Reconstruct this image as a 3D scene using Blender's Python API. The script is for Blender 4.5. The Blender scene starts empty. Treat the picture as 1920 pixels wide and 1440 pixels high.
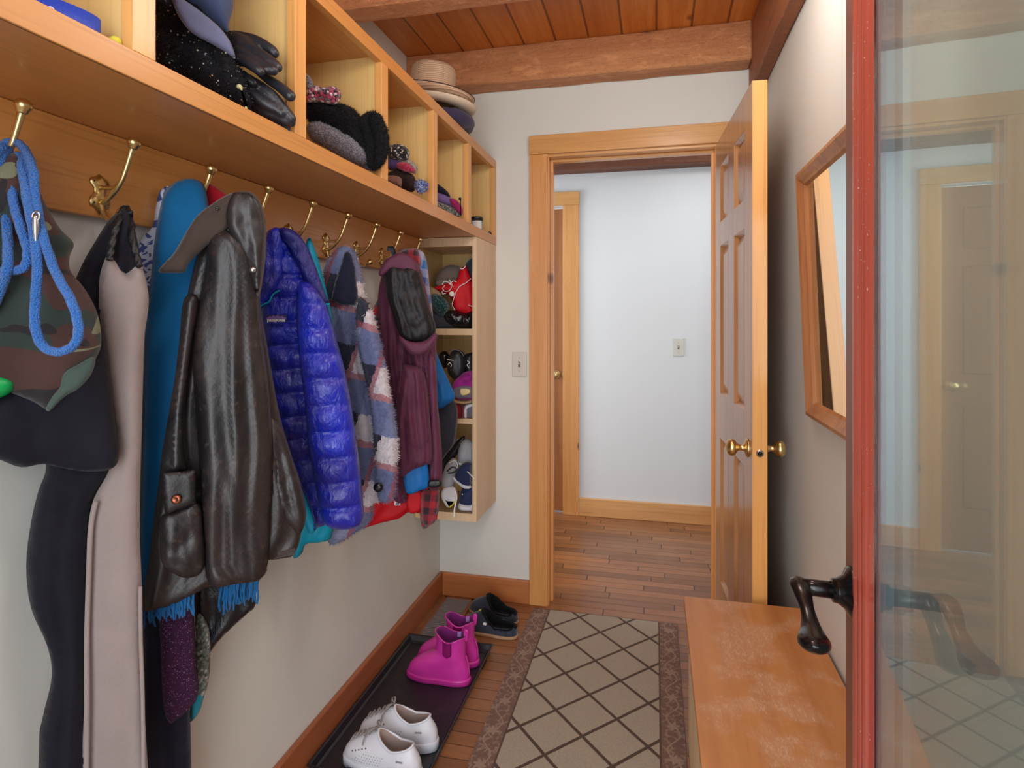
import bpy, bmesh, math, random
import numpy as np
from math import sin, cos, pi, radians as R, sqrt
from mathutils import Vector, Matrix, noise
from mathutils.geometry import delaunay_2d_cdt

# ------------------------------------------------------------------ camera, world, lights, exposure
SC = bpy.context.scene
COL = SC.collection
YAW = R(13.4)
SY, CY = sin(YAW), cos(YAW)
FPX, HOR, CAMZ = 1124.0, 597.0, 1.31

cam_d = bpy.data.cameras.new('camera')
cam = bpy.data.objects.new('camera', cam_d); COL.objects.link(cam)
cam.location = (0, 0, CAMZ)
cam.rotation_euler = (pi/2, 0, YAW)
cam_d.sensor_width = 36; cam_d.lens = FPX/1920*36
cam_d.shift_y = -(720-HOR)/1920
cam_d.clip_start = 0.02
SC.camera = cam

SC.view_settings.view_transform = 'Standard'
SC.view_settings.look = 'None'
SC.view_settings.gamma = 1
SC.view_settings.use_curve_mapping = False
SC.view_settings.exposure = 0.28

W = bpy.data.worlds.new('daylight'); SC.world = W
W.use_nodes = True
W.node_tree.nodes['Background'].inputs[0].default_value = (0.86, 0.93, 1.0, 1)
W.node_tree.nodes['Background'].inputs[1].default_value = 1.6

def area(name, loc, rot, sx, sy, power, col=(1, 1, 1)):
    d = bpy.data.lights.new(name, 'AREA'); d.shape = 'RECTANGLE'; d.size = sx; d.size_y = sy
    d.energy = power; d.color = col
    o = bpy.data.objects.new(name, d); COL.objects.link(o); o.location = loc; o.rotation_euler = rot
    return o
# daylight from the open entrance behind the camera, plus unseen fill lights added in hall and entry
area('entrance_daylight', (-0.35, -1.5, 1.35), (R(90), 0, R(-4)), 2.4, 2.5, 78, (0.94, 0.97, 1.0))
area('hall_side_fill', (-1.9, 3.4, 1.5), (0, R(-90), 0), 1.4, 0.8, 20, (0.88, 0.95, 1.0))  # unseen fill added at the hall's left end, no window there
area('hall_overhead_fill', (0.5, 3.35, 2.4), (0, 0, 0), 0.9, 0.4, 5, (1.0, 0.98, 0.95))  # overhead fill added to brighten the hall, no fixture built
def fill_point(name, loc, power, col, r=.09):
    d = bpy.data.lights.new(name, 'POINT'); d.energy = power; d.color = col; d.shadow_soft_size = r
    o = bpy.data.objects.new(name, d); COL.objects.link(o); o.location = loc
fill_point('entry_fill_light', (-0.12, 0.75, 2.12), 9, (1.0, 0.97, 0.93), .12)  # fill added under the entry ceiling, out of view
fill_point('entry_fill_light_far', (0.12, 1.55, 2.27), 8, (1.0, 0.97, 0.93), .12)  # second added fill, set right to brighten the gap behind the inner door

# ------------------------------------------------------------------ photo point -> place
def ray(u, v):
    r = (u-960)/FPX
    return Vector((CY*r-SY, SY*r+CY, (HOR-v)/FPX))
def P(u, v, yp):
    return Vector((0, 0, CAMZ)) + ray(u, v)*yp
def PX(u, v, X): d = ray(u, v); return P(u, v, X/d.x)
def PY(u, v, Y): d = ray(u, v); return P(u, v, Y/d.y)
def PZ(u, v, Z): d = ray(u, v); return P(u, v, (Z-CAMZ)/d.z)

# ------------------------------------------------------------------ objects
def wm(o):
    m = o.matrix_basis.copy()
    while o.parent is not None:
        o = o.parent; m = o.matrix_basis @ m
    return m
def thing(name, label, cat, loc=(0, 0, 0), rot=(0, 0, 0), group=None):
    o = bpy.data.objects.new(name, None); COL.objects.link(o)
    o.location = loc; o.rotation_euler = rot; o.empty_display_size = 0.05
    o['label'] = label; o['category'] = cat
    if group: o['group'] = group
    return o
def put(name, bm, mat, parent=None, world=True, smooth=False, label=None, autosmooth=None):
    me = bpy.data.meshes.new(name)
    if parent is not None and world:
        bm.transform(wm(parent).inverted())
    off = None
    if parent is None and world:
        xs = [v.co for v in bm.verts]
        off = Vector(((min(c.x for c in xs)+max(c.x for c in xs))/2, (min(c.y for c in xs)+max(c.y for c in xs))/2, min(c.z for c in xs)))
        bmesh.ops.translate(bm, verts=bm.verts, vec=-off)
    bm.normal_update()
    bm.to_mesh(me); bm.free()
    if isinstance(mat, (list, tuple)):
        for m in mat: me.materials.append(m)
    else: me.materials.append(mat)
    if smooth:
        me.polygons.foreach_set('use_smooth', [True]*len(me.polygons))
        if autosmooth:
            try: me.set_sharp_from_angle(angle=R(autosmooth))
            except Exception: pass
    o = bpy.data.objects.new(name, me); COL.objects.link(o)
    if parent is not None: o.parent = parent
    if off is not None: o.location = off
    if label: o['label'] = label
    return o
def tag(o, label, cat, group=None, kind=None):
    o['label'] = label; o['category'] = cat
    if group: o['group'] = group
    if kind: o['kind'] = kind
    return o
def struct(name, bm, mat, **k):
    o = put(name, bm, mat, **k); o['kind'] = 'structure'; return o

# ------------------------------------------------------------------ shapes
def NB(): return bmesh.new()
def box(bm, x0, x1, y0, y1, z0, z1, bev=0.0, mi=0):
    t = bmesh.new()
    bmesh.ops.create_cube(t, size=1)
    for v in t.verts:
        v.co = Vector((x0+(v.co.x+.5)*(x1-x0), y0+(v.co.y+.5)*(y1-y0), z0+(v.co.z+.5)*(z1-z0)))
    if bev: bmesh.ops.bevel(t, geom=t.edges[:], offset=bev, segments=2, affect='EDGES', profile=.5)
    join(bm, t, mi); return bm
def join(bm, t, mi=0, M=None):
    if M is not None: t.transform(M)
    vm = [bm.verts.new(v.co) for v in t.verts]
    t.verts.index_update()
    for f in t.faces:
        try:
            nf = bm.faces.new([vm[v.index] for v in f.verts]); nf.material_index = mi; nf.smooth = f.smooth
        except ValueError: pass
    t.free()
def bx(*a, bev=0.0): return box(NB(), *a, bev=bev)
def catmull(pts, n, closed=False):
    pts = [Vector(p) for p in pts]; out = []; N = len(pts)
    segs = N if closed else N-1
    for i in range(segs):
        if closed: p0, p1, p2, p3 = pts[i-1], pts[i], pts[(i+1) % N], pts[(i+2) % N]
        else: p0, p1, p2, p3 = pts[max(i-1, 0)], pts[i], pts[i+1], pts[min(i+2, N-1)]
        for k in range(n):
            t = k/n
            out.append(.5*((2*p1)+(-p0+p2)*t+(2*p0-5*p1+4*p2-p3)*t*t+(-p0+3*p1-3*p2+p3)*t**3))
    if not closed: out.append(pts[-1])
    return out
def tube(bm, pts, rad, seg=10, closed=False, n=0, flat=1.0, mi=0, caps=True, twist=None):
    if n: 
        pp = catmull(pts, n, closed)
        if not isinstance(rad, (int, float)):
            rr = catmull([Vector((r, 0, 0)) for r in rad], n, closed); rad = [max(q.x, 1e-4) for q in rr]
        pts = pp
    pts = [Vector(p) for p in pts]; N = len(pts)
    if isinstance(rad, (int, float)): rad = [rad]*N
    rings = []; up = None
    for i, p in enumerate(pts):
        a = pts[(i-1) % N] if closed else pts[max(i-1, 0)]
        b = pts[(i+1) % N] if closed else pts[min(i+1, N-1)]
        d = (b-a).normalized()
        if up is None:
            up = Vector((0, 0, 1)) if abs(d.z) < .9 else Vector((1, 0, 0))
        sx = d.cross(up)
        if sx.length < 1e-5: sx = d.orthogonal()
        sx.normalize(); up = sx.cross(d).normalized()
        ring = []
        for k in range(seg):
            th = 2*pi*k/seg
            r = rad[i]
            if twist: r *= 1+twist[1]*cos(twist[2]*th + twist[0]*i)
            ring.append(bm.verts.new(p+sx*cos(th)*r+up*sin(th)*r*flat))
        rings.append(ring)
    for i in range(N if closed else N-1):
        A, B = rings[i], rings[(i+1) % N]
        for k in range(seg):
            f = bm.faces.new((A[k], A[(k+1) % seg], B[(k+1) % seg], B[k])); f.material_index = mi; f.smooth = True
    if not closed and caps:
        for A, c, sgn in ((rings[0], pts[0], 1), (rings[-1], pts[-1], -1)):
            f = bm.faces.new(A[::-1] if sgn > 0 else A); f.material_index = mi
    return bm
def capsule(bm, pts, rad, seg=12, n=4, mi=0):
    """tube with rounded ends"""
    pp = catmull(pts, n)
    if isinstance(rad, (int, float)): rad = [rad]*len(pts)
    rr = [max(q.x, 1e-4) for q in catmull([Vector((r, 0, 0)) for r in rad], n)]
    d0 = (pp[0]-pp[1]).normalized(); d1 = (pp[-1]-pp[-2]).normalized()
    hp, hr = [], []
    for a in (80, 60, 40, 20):
        hp.append(pp[0]+d0*rr[0]*sin(R(a))); hr.append(rr[0]*cos(R(a)))
    tp, tr = [], []
    for a in (20, 40, 60, 80):
        tp.append(pp[-1]+d1*rr[-1]*sin(R(a))); tr.append(rr[-1]*cos(R(a)))
    return tube(bm, hp+pp+tp, hr+rr+tr, seg=seg, mi=mi)
def lathe(bm, prof, origin, axis=(0, 0, 1), seg=32, mi=0, M=None, smooth=True):
    """prof: [(radius, height)] turned about axis"""
    q = Vector((0, 0, 1)).rotation_difference(Vector(axis)).to_matrix().to_4x4()
    T = Matrix.Translation(Vector(origin)) @ q
    if M is not None: T = M @ T
    rings = []
    for r, h in prof:
        if r < 1e-6: rings.append([bm.verts.new(T @ Vector((0, 0, h)))])
        else: rings.append([bm.verts.new(T @ Vector((r*cos(2*pi*k/seg), r*sin(2*pi*k/seg), h))) for k in range(seg)])
    for A, B in zip(rings[:-1], rings[1:]):
        for k in range(seg):
            vs = []
            for q_ in ((A, k), (A, k+1), (B, k+1), (B, k)):
                v = q_[0][q_[1] % len(q_[0])]
                if v not in vs: vs.append(v)
            if len(vs) > 2:
                try: f = bm.faces.new(vs); f.material_index = mi; f.smooth = smooth
                except ValueError: pass
    return bm
def prism(bm, poly, d, mi=0):
    """poly: list of 3D points (planar), extruded by vector d"""
    A = [bm.verts.new(Vector(p)) for p in poly]; B = [bm.verts.new(Vector(p)+Vector(d)) for p in poly]
    n = len(poly)
    fs = [bm.faces.new(A[::-1]), bm.faces.new(B)]
    for k in range(n): fs.append(bm.faces.new((A[k], A[(k+1) % n], B[(k+1) % n], B[k])))
    for f in fs: f.material_index = mi
    bmesh.ops.recalc_face_normals(bm, faces=fs)
    return bm
def ball(bm, c, r, seg=3, amp=0, fr=8, sc=(1, 1, 1), seed=0, mi=0, fn=None):
    t = bmesh.new(); bmesh.ops.create_icosphere(t, subdivisions=seg, radius=1)
    for v in t.verts:
        d = v.co.normalized(); k = 1.0
        if amp: k += amp*noise.fractal(d*fr+Vector((seed, 0, 0)), 1.0, 2.0, 3)
        v.co = Vector((d.x*r*sc[0]*k, d.y*r*sc[1]*k, d.z*r*sc[2]*k))+Vector(c)
    for f in t.faces: f.smooth = True
    join(bm, t, mi); return bm

def clampv(co, cl):
    x0, x1, y0, y1, z0, z1 = cl
    return Vector((min(max(co.x, x0), x1), min(max(co.y, y0), y1), min(max(co.z, z0), z1)))
WALLCL = (-.986, 9, -9, 9, -9, 9)

def cloth(outline, ref, tf=.03, tb=.03, rad=.04, fold=(0, 3, 0), wr=0.0, wrs=12, step=.009, yaw=0, smooth=True,
          extra=None, cl=WALLCL, zpow=1.0, fuzz=0.0, edge=0.0, front=None):
    """a soft body: an outline in the plane through ref (u,v,depth) that faces the room, given thickness tf in front
    and tb behind, rounded rims, folds that follow its sides and small wrinkles"""
    C = P(*ref); d = ray(ref[0], 0); d.z = 0; d.normalize()
    if front is not None:      # keep the whole front behind the plane x = front
        for _ in range(3):
            over = -9
            for u, v in outline:
                r_ = ray(u, v); t_ = (C-Vector((0, 0, CAMZ))).dot(d)/r_.dot(d)
                over = max(over, r_.x*t_-d.x*tf*.8-front)
            if over > 0: C = P(ref[0], ref[1], C.xy.dot(Vector((-SY, CY)))+over/-d.x)
    if yaw: d = Matrix.Rotation(yaw, 3, 'Z') @ d
    e1 = Vector((d.y, -d.x, 0))
    o = Vector((0, 0, CAMZ))
    def to_ab(u, v):
        r = ray(u, v); t = (C-o).dot(d)/r.dot(d)
        q = o+r*t-C
        return Vector((q.dot(e1), q.z, 0))
    pts = [to_ab(*p) for p in outline]
    if smooth: pts = catmull(pts, 4, True)
    # resample
    out = []
    N = len(pts)
    for i in range(N):
        a, b = pts[i], pts[(i+1) % N]
        k = max(1, int((b-a).length/step))
        for j in range(k): out.append(a+(b-a)*(j/k))
    if edge:
        out = [p+Vector((noise.noise(p*220), noise.noise(p*220+Vector((9, 0, 0))), 0))*edge for p in out]
    poly = np.array([(p.x, p.y) for p in out]); n = len(poly)
    lo, hi = poly.min(0), poly.max(0)
    h = step*.87
    rows = np.arange(lo[1]+h, hi[1], h)
    nxt = np.roll(poly, -1, 0)
    pin = []
    rowx = {}
    for ri, y in enumerate(rows):
        m = ((poly[:, 1] <= y) & (nxt[:, 1] > y)) | ((poly[:, 1] > y) & (nxt[:, 1] <= y))
        if not m.any(): continue
        a, b = poly[m], nxt[m]
        xs = np.sort(a[:, 0]+(y-a[:, 1])/(b[:, 1]-a[:, 1])*(b[:, 0]-a[:, 0]))
        x = lo[0]+(step/2 if ri % 2 else 0)
        gx = np.arange(x, hi[0], step)
        for k in range(0, len(xs)-1, 2):
            for g in gx[(gx > xs[k]+step*.45) & (gx < xs[k+1]-step*.45)]:
                pin.append((g, y))
    allp = [Vector(p) for p in poly.tolist()]+[Vector(p) for p in pin]
    res = delaunay_2d_cdt(allp, [(i, (i+1) % n) for i in range(n)], [], 1, 1e-6)
    vs, es, fs = res[0], res[1], res[2]
    A = np.array([(v.x, v.y) for v in vs])
    # distance to the outline
    D = np.full(len(A), 1e9)
    for i in range(n):
        a, b = poly[i], nxt[i]
        ab = b-a; L = max(ab @ ab, 1e-12)
        t = np.clip(((A-a) @ ab)/L, 0, 1)
        q = A-(a+t[:, None]*ab)
        D = np.minimum(D, np.einsum('ij,ij->i', q, q))
    D = np.sqrt(D)
    # position across the cloth
    def span(y):
        m = ((poly[:, 1] <= y) & (nxt[:, 1] > y)) | ((poly[:, 1] > y) & (nxt[:, 1] <= y))
        if not m.any(): return lo[0], hi[0]
        a, b = poly[m], nxt[m]
        xs = a[:, 0]+(y-a[:, 1])/(b[:, 1]-a[:, 1])*(b[:, 0]-a[:, 0])
        return xs.min(), xs.max()
    ys = np.linspace(lo[1]+1e-4, hi[1]-1e-4, 60)
    sp = np.array([span(y) for y in ys])
    # soften the span so that folds do not jump
    ker = np.ones(7)/7
    sl = np.convolve(np.pad(sp[:, 0], 3, 'edge'), ker, 'valid'); sr = np.convolve(np.pad(sp[:, 1], 3, 'edge'), ker, 'valid')
    bm = bmesh.new(); uvl = bm.loops.layers.uv.new('UVMap')
    F, B = [], []
    seed = fold[2]
    fm = -d
    for i, (a, b) in enumerate(A):
        t = min(D[i]/rad, 1.0); hh = sqrt(max(0, 1-(1-t)**2))
        L, Rr = np.interp(b, ys, sl), np.interp(b, ys, sr)
        s = (a-L)/max(Rr-L, 1e-3)
        fd = 0.0
        if fold[0]:
            w_ = s+.10*noise.noise(Vector((s*2+seed, b*5, seed)))
            q = noise.noise(Vector((w_*fold[1]*2.1+seed*3.1, b*1.6, seed*1.3)))
            q2 = noise.noise(Vector((w_*fold[1]*5.0+seed*7.7, b*3.0, seed*2.3+4)))
            drop = min(1.0, (hi[1]-b)/.15)*.7+.3
            fd = fold[0]*drop*((.5-abs(q)*2.6)*.9+.55*q2)
        if wr: fd += wr*noise.fractal(Vector((a*wrs, b*wrs*.7, seed+3)), 1.0, 2.0, 3)
        if extra: fd += extra(a, b, s, (hi[1]-b))
        if fuzz and D[i] > 1e-5: fd += fuzz*noise.noise(Vector((a*300, b*300, seed)))
        base = C+e1*a+Vector((0, 0, b))
        fc = base+fm*(tf*hh+fd*hh); bc = base-fm*(tb*hh)
        fc, bc = clampv(fc, cl), clampv(bc, cl)
        vf = bm.verts.new(fc); F.append(vf)
        B.append(vf if D[i] < 1e-6 else bm.verts.new(bc))
    for f in fs:
        for S_, flip in ((F, False), (B, True)):
            ids = list(f)[::-1] if flip else list(f)
            try:
                nf = bm.faces.new([S_[k] for k in ids]); nf.smooth = True
                for lp, k in zip(nf.loops, ids): lp[uvl].uv = (A[k][0], A[k][1])
            except ValueError: pass
    bmesh.ops.recalc_face_normals(bm, faces=bm.faces[:])
    return bm

def hairy(bm, n, L=.007, w=.0007, seed=1, droop=.3):
    """short loose fibres standing out of a woolly surface"""
    rnd = random.Random(seed); bm.normal_update(); bm.faces.ensure_lookup_table()
    fs = bm.faces[:]; ar = np.array([f.calc_area() for f in fs]); cum = np.cumsum(ar)/ar.sum()
    uvl = bm.loops.layers.uv.active
    for _ in range(n):
        f = fs[int(np.searchsorted(cum, rnd.random()))] if True else None
        vs = f.verts; a, b, c = vs[0].co, vs[1].co, vs[2].co
        x, y = rnd.random(), rnd.random()
        if x+y > 1: x, y = 1-x, 1-y
        p = a+(b-a)*x+(c-a)*y; nn = f.normal
        d = (nn+Vector((rnd.gauss(0, .45), rnd.gauss(0, .45), rnd.gauss(0, .45)-droop))).normalized()*L*rnd.uniform(.5, 1.2)
        s_ = d.cross(Vector((rnd.gauss(0, 1), rnd.gauss(0, 1), rnd.gauss(0, 1)))).normalized()*w
        nf = bm.faces.new((bm.verts.new(p-s_), bm.verts.new(p+s_), bm.verts.new(p+d)))
        if uvl:
            uv = f.loops[0][uvl].uv.copy()
            for lp in nf.loops: lp[uvl].uv = uv
    return bm
# ------------------------------------------------------------------ materials
class G:
    def __init__(s, name):
        s.m = bpy.data.materials.new(name); s.m.use_nodes = True; s.nt = s.m.node_tree; s.N = s.nt.nodes
        s.b = s.N['Principled BSDF']; s.cache = {}
    def node(s, t, **k):
        n = s.N.new(t)
        for a, v in k.items(): setattr(n, a, v)
        return n
    def inp(s, sock, v):
        if v is None: return
        if isinstance(v, bpy.types.NodeSocket): s.nt.links.new(v, sock)
        else:
            try: sock.default_value = v
            except Exception: sock.default_value = (*v, 1)
    def co(s, kind='Object'):
        if kind not in s.cache: s.cache[kind] = s.node('ShaderNodeTexCoord').outputs[kind]
        return s.cache[kind]
    def mp(s, vec, sc=(1, 1, 1), rot=(0, 0, 0), loc=(0, 0, 0)):
        n = s.node('ShaderNodeMapping'); s.inp(n.inputs[0], vec)
        n.inputs[1].default_value = loc; n.inputs[2].default_value = rot; n.inputs[3].default_value = sc
        return n.outputs[0]
    def noise(s, vec, sc=5, det=3, rough=.5, dist=0, out=0):
        n = s.node('ShaderNodeTexNoise'); s.inp(n.inputs['Vector'], vec)
        n.inputs['Scale'].default_value = sc; n.inputs['Detail'].default_value = det; n.inputs['Roughness'].default_value = rough
        n.inputs['Distortion'].default_value = dist
        return n.outputs[out]
    def vor(s, vec, sc=5, feat='F1', rnd=1.0, out='Distance'):
        n = s.node('ShaderNodeTexVoronoi', feature=feat); s.inp(n.inputs['Vector'], vec)
        n.inputs['Scale'].default_value = sc; n.inputs['Randomness'].default_value = rnd
        return n.outputs[out]
    def wn(s, vec):
        n = s.node('ShaderNodeTexWhiteNoise', noise_dimensions='3D'); s.inp(n.inputs['Vector'], vec); return n.outputs[0]
    def m_(s, op, a, b=None, c=None, clamp=False):
        n = s.node('ShaderNodeMath', operation=op, use_clamp=clamp); s.inp(n.inputs[0], a); s.inp(n.inputs[1], b)
        if c is not None: s.inp(n.inputs[2], c)
        return n.outputs[0]
    def sep(s, vec):
        n = s.node('ShaderNodeSeparateXYZ'); s.inp(n.inputs[0], vec); return n.outputs
    def comb(s, x=0, y=0, z=0):
        n = s.node('ShaderNodeCombineXYZ'); s.inp(n.inputs[0], x); s.inp(n.inputs[1], y); s.inp(n.inputs[2], z); return n.outputs[0]
    def mix(s, f, a, b, mode='MIX'):
        n = s.node('ShaderNodeMix', data_type='RGBA', blend_type=mode)
        s.inp(n.inputs[0], f); s.inp(n.inputs[6], a if isinstance(a, bpy.types.NodeSocket) else (*a[:3], 1)); s.inp(n.inputs[7], b if isinstance(b, bpy.types.NodeSocket) else (*b[:3], 1))
        return n.outputs[2]
    def ramp(s, f, stops, interp='LINEAR'):
        n = s.node('ShaderNodeValToRGB'); e = n.color_ramp; e.interpolation = interp
        while len(e.elements) < len(stops): e.elements.new(.5)
        for el, (p, c) in zip(e.elements, stops):
            el.position = p; el.color = (*c[:3], 1) if not isinstance(c, (int, float)) else (c, c, c, 1)
        s.inp(n.inputs[0], f); return n.outputs[0]
    def ss(s, x, a, b):
        n = s.node('ShaderNodeMapRange', interpolation_type='SMOOTHSTEP'); s.inp(n.inputs[0], x)
        n.inputs[1].default_value = a; n.inputs[2].default_value = b
        return n.outputs[0]
    def bump(s, h, st=.3, dist=.01):
        n = s.node('ShaderNodeBump'); s.inp(n.inputs['Height'], h); n.inputs['Strength'].default_value = st; n.inputs['Distance'].default_value = dist
        s.nt.links.new(n.outputs[0], s.b.inputs['Normal'])
    def set(s, col=None, rough=None, metal=None, sheen=None, coat=None, spec=None):
        if col is not None: s.inp(s.b.inputs['Base Color'], col if isinstance(col, bpy.types.NodeSocket) else (*col, 1))
        if rough is not None: s.inp(s.b.inputs['Roughness'], rough)
        if metal is not None: s.b.inputs['Metallic'].default_value = metal
        if sheen is not None:
            s.b.inputs['Sheen Weight'].default_value = sheen; s.b.inputs['Sheen Roughness'].default_value = .5
        if coat is not None: s.b.inputs['Coat Weight'].default_value = coat; s.b.inputs['Coat Roughness'].default_value = .15
        if spec is not None: s.b.inputs['Specular IOR Level'].default_value = spec
        return s.m
def lin(r, g, b):
    f = lambda c: (c/255/12.92) if c/255 <= .04045 else ((c/255+.055)/1.055)**2.4
    return (f(r), f(g), f(b))
def plain(name, rgb, rough=.5, metal=0, var=.12, vs=30, bump=0, bs=200, sheen=None, coat=None, spec=None):
    g = G(name); c = lin(*rgb)
    n = g.noise(g.co(), vs, 4)
    col = g.mix(n, tuple(x*(1-var) for x in c), tuple(min(1, x*(1+var)) for x in c))
    if bump: g.bump(g.noise(g.co(), bs, 3), bump, .003)
    return g.set(col, rough, metal, sheen, coat, spec)
def wood(name, c1, c2, axis='Y', gs=26, rough=.38, knots=0, dark=None, bump=.08, coat=.15, stretch=.06, rough_saw=0, blotch=.5, kdrop='Y'):
    g = G(name); co = g.co()
    sc = [1, 1, 1]; sc['XYZ'.index(axis)] = stretch
    warp = g.noise(g.mp(co, sc=tuple(sc)), 3, 2)
    v = g.mp(co, sc=tuple(sc))
    n1 = g.noise(v, gs, 6, .6, .6)
    n2 = g.noise(g.mp(co, sc=tuple(x if x == 1 else .25 for x in sc)), 4, 3)
    f = g.m_('ADD', g.m_('MULTIPLY', n1, 1-blotch*.6), g.m_('MULTIPLY', n2, blotch*.6))
    f = g.ss(f, .3, .72)
    col = g.mix(f, lin(*c1), lin(*c2))
    fine = g.noise(g.mp(co, sc=tuple(x if x == 1 else .02 for x in sc)), 160, 3)
    col = g.mix(g.m_('MULTIPLY', g.ss(fine, .5, .75), .35), col, tuple(x*.55 for x in lin(*c1)))
    if knots:
        dk = dark or tuple(x*.45 for x in c1)
        sk = [1.0, 1.0, 1.0]; sk['XYZ'.index(axis)] = .55
        sk['XYZ'.index(kdrop)] = 0.0
        d = g.vor(g.mp(co, sc=tuple(sk), loc=(.3, .0, .4)), knots)
        col = g.mix(g.m_('MULTIPLY', g.m_('SUBTRACT', 1.0, g.ss(d, .008*knots, .021*knots)), .92), col, lin(*dk))
        ring = g.m_('MULTIPLY', g.m_('SUBTRACT', 1.0, g.ss(d, .02*knots, .055*knots)), g.m_('ADD', .5, g.m_('MULTIPLY', g.m_('SINE', g.m_('MULTIPLY', d, 90.0)), .5)))
        col = g.mix(g.m_('MULTIPLY', ring, .18), col, tuple(x*.5 for x in lin(*c1)))
    if rough_saw:
        rn = g.noise(g.mp(co, sc=(.5, 1, 1)), 90, 5, .75)
        col = g.mix(g.m_('MULTIPLY', g.ss(rn, .5, .68), .45), col, tuple(x*.5 for x in lin(*c1)))
        rn2 = g.noise(g.mp(co, sc=(.3, 1, 1)), 30, 4, .7)
        col = g.mix(g.m_('MULTIPLY', g.ss(rn2, .52, .7), .5), col, tuple(min(1, x*1.35) for x in lin(*c2)))
        h = g.noise(g.mp(co, sc=(1, 1, 1)), 60, 6, .7)
        g.bump(h, rough_saw, .012)
    else: g.bump(n1, bump, .004)
    return g.set(col, rough, coat=coat)

M = {}
# paints
def paint(name, rgb):
    g = G(name); c = lin(*rgb)
    n = g.noise(g.co(), 3, 3)
    g.bump(g.noise(g.co(), 140, 3), .06, .003)
    return g.set(g.mix(n, tuple(x*.97 for x in c), c), .55)
M['paint'] = paint('warm_white_paint', (219, 219, 211))
M['hallpaint'] = paint('cool_lit_white_paint', (222, 225, 228))  # same white paint, with the hall's cooler light put into the tint
M['maple'] = wood('golden_maple', (196, 134, 70), (212, 150, 82), 'Y', 16, .34, bump=.03, blotch=.8)
M['maplez'] = wood('golden_maple_upright', (212, 152, 84), (228, 172, 102), 'Z', 16, .36, bump=.03, blotch=.8)
M['birch'] = wood('pale_birch_panel', (220, 182, 114), (232, 198, 134), 'Z', 12, .4, bump=.02, blotch=.9)
M['birchside'] = wood('pale_birch_side', (212, 180, 140), (226, 198, 160), 'Z', 8, .42, bump=.02, blotch=1.0)
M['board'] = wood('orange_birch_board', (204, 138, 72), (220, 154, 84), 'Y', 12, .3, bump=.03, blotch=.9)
M['under'] = wood('birch_shade_darkened', (178, 118, 64), (198, 134, 74), 'Y', 12, .34, bump=.03, blotch=.9)  # hook board birch darkened: the underside's shade is put into the colour
M['pine'] = wood('knotty_pine_trim', (208, 142, 78), (226, 166, 102), 'Z', 20, .32, knots=6.0, dark=(120, 62, 34))
M['piney'] = wood('pine_trim_across', (208, 152, 88), (226, 172, 106), 'X', 20, .32, knots=3.5, dark=(130, 76, 42))
M['pinebase'] = wood('knotty_pine_baseboard', (206, 146, 88), (226, 172, 110), 'X', 18, .35, knots=8.0, dark=(120, 60, 44))
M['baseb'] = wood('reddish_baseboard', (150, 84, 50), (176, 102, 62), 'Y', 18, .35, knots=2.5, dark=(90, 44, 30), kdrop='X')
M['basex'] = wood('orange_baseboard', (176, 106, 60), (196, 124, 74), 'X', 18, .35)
M['beam'] = wood('rough_sawn_beam', (196, 124, 76), (228, 162, 112), 'X', 14, .6, knots=5.0, dark=(120, 62, 40), rough_saw=.9, coat=0)
M['beamy'] = wood('rough_sawn_beam_along', (140, 82, 46), (170, 104, 66), 'Y', 14, .55, rough_saw=.6, coat=0)
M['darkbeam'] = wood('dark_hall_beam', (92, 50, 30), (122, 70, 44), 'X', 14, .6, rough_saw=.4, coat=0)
M['door'] = wood('honey_door_wood', (172, 118, 72), (198, 146, 98), 'Z', 22, .28, coat=.3)
M['dooredge'] = wood('honey_door_lit_edge', (222, 158, 86), (236, 176, 104), 'Z', 14, .3, coat=.2)  # door wood made paler: light on the edge is put into the colour
M['doorh'] = wood('hall_door_wood', (150, 92, 50), (172, 110, 62), 'Z', 22, .35, coat=.2)
M['benchside'] = wood('pale_bench_side', (236, 204, 152), (246, 220, 172), 'Z', 10, .45)
M['ventwood'] = wood('worn_vent_wood', (120, 74, 48), (160, 104, 66), 'Y', 20, .45)

def ceiling_mat():
    g = G('orange_pine_ceiling_planks'); co = g.co(); x, y, z = g.sep(co)
    q = g.m_('DIVIDE', g.m_('ADD', x, 5.0), .142); idx = g.m_('FLOOR', q); fr = g.m_('FRACT', q)
    rnd = g.wn(g.comb(idx, 3.0, 1.0))
    v = g.comb(g.m_('ADD', x, g.m_('MULTIPLY', rnd, 7.0)), g.m_('MULTIPLY', y, .08), z)
    n1 = g.noise(v, 24, 6, .6, .6)
    col = g.mix(g.ss(n1, .3, .7), lin(212, 120, 42), lin(240, 156, 72))
    col = g.mix(g.m_('MULTIPLY', rnd, .5), col, lin(160, 80, 30))
    d = g.vor(g.comb(g.m_('ADD', x, g.m_('MULTIPLY', rnd, 3.0)), g.m_('MULTIPLY', y, .6), 0.0), 4.2)
    col = g.mix(g.m_('MULTIPLY', g.m_('SUBTRACT', 1.0, g.ss(d, .05, .11)), .9), col, lin(90, 40, 20))
    e = g.m_('MINIMUM', fr, g.m_('SUBTRACT', 1.0, fr))
    groove = g.m_('SUBTRACT', 1.0, g.ss(e, .01, .045))
    col = g.mix(g.m_('MULTIPLY', groove, .8), col, lin(90, 44, 18))
    g.bump(g.m_('SUBTRACT', 1.0, groove), .5, .006)
    return g.set(col, .4, coat=.1)
M['ceil'] = ceiling_mat()
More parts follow.
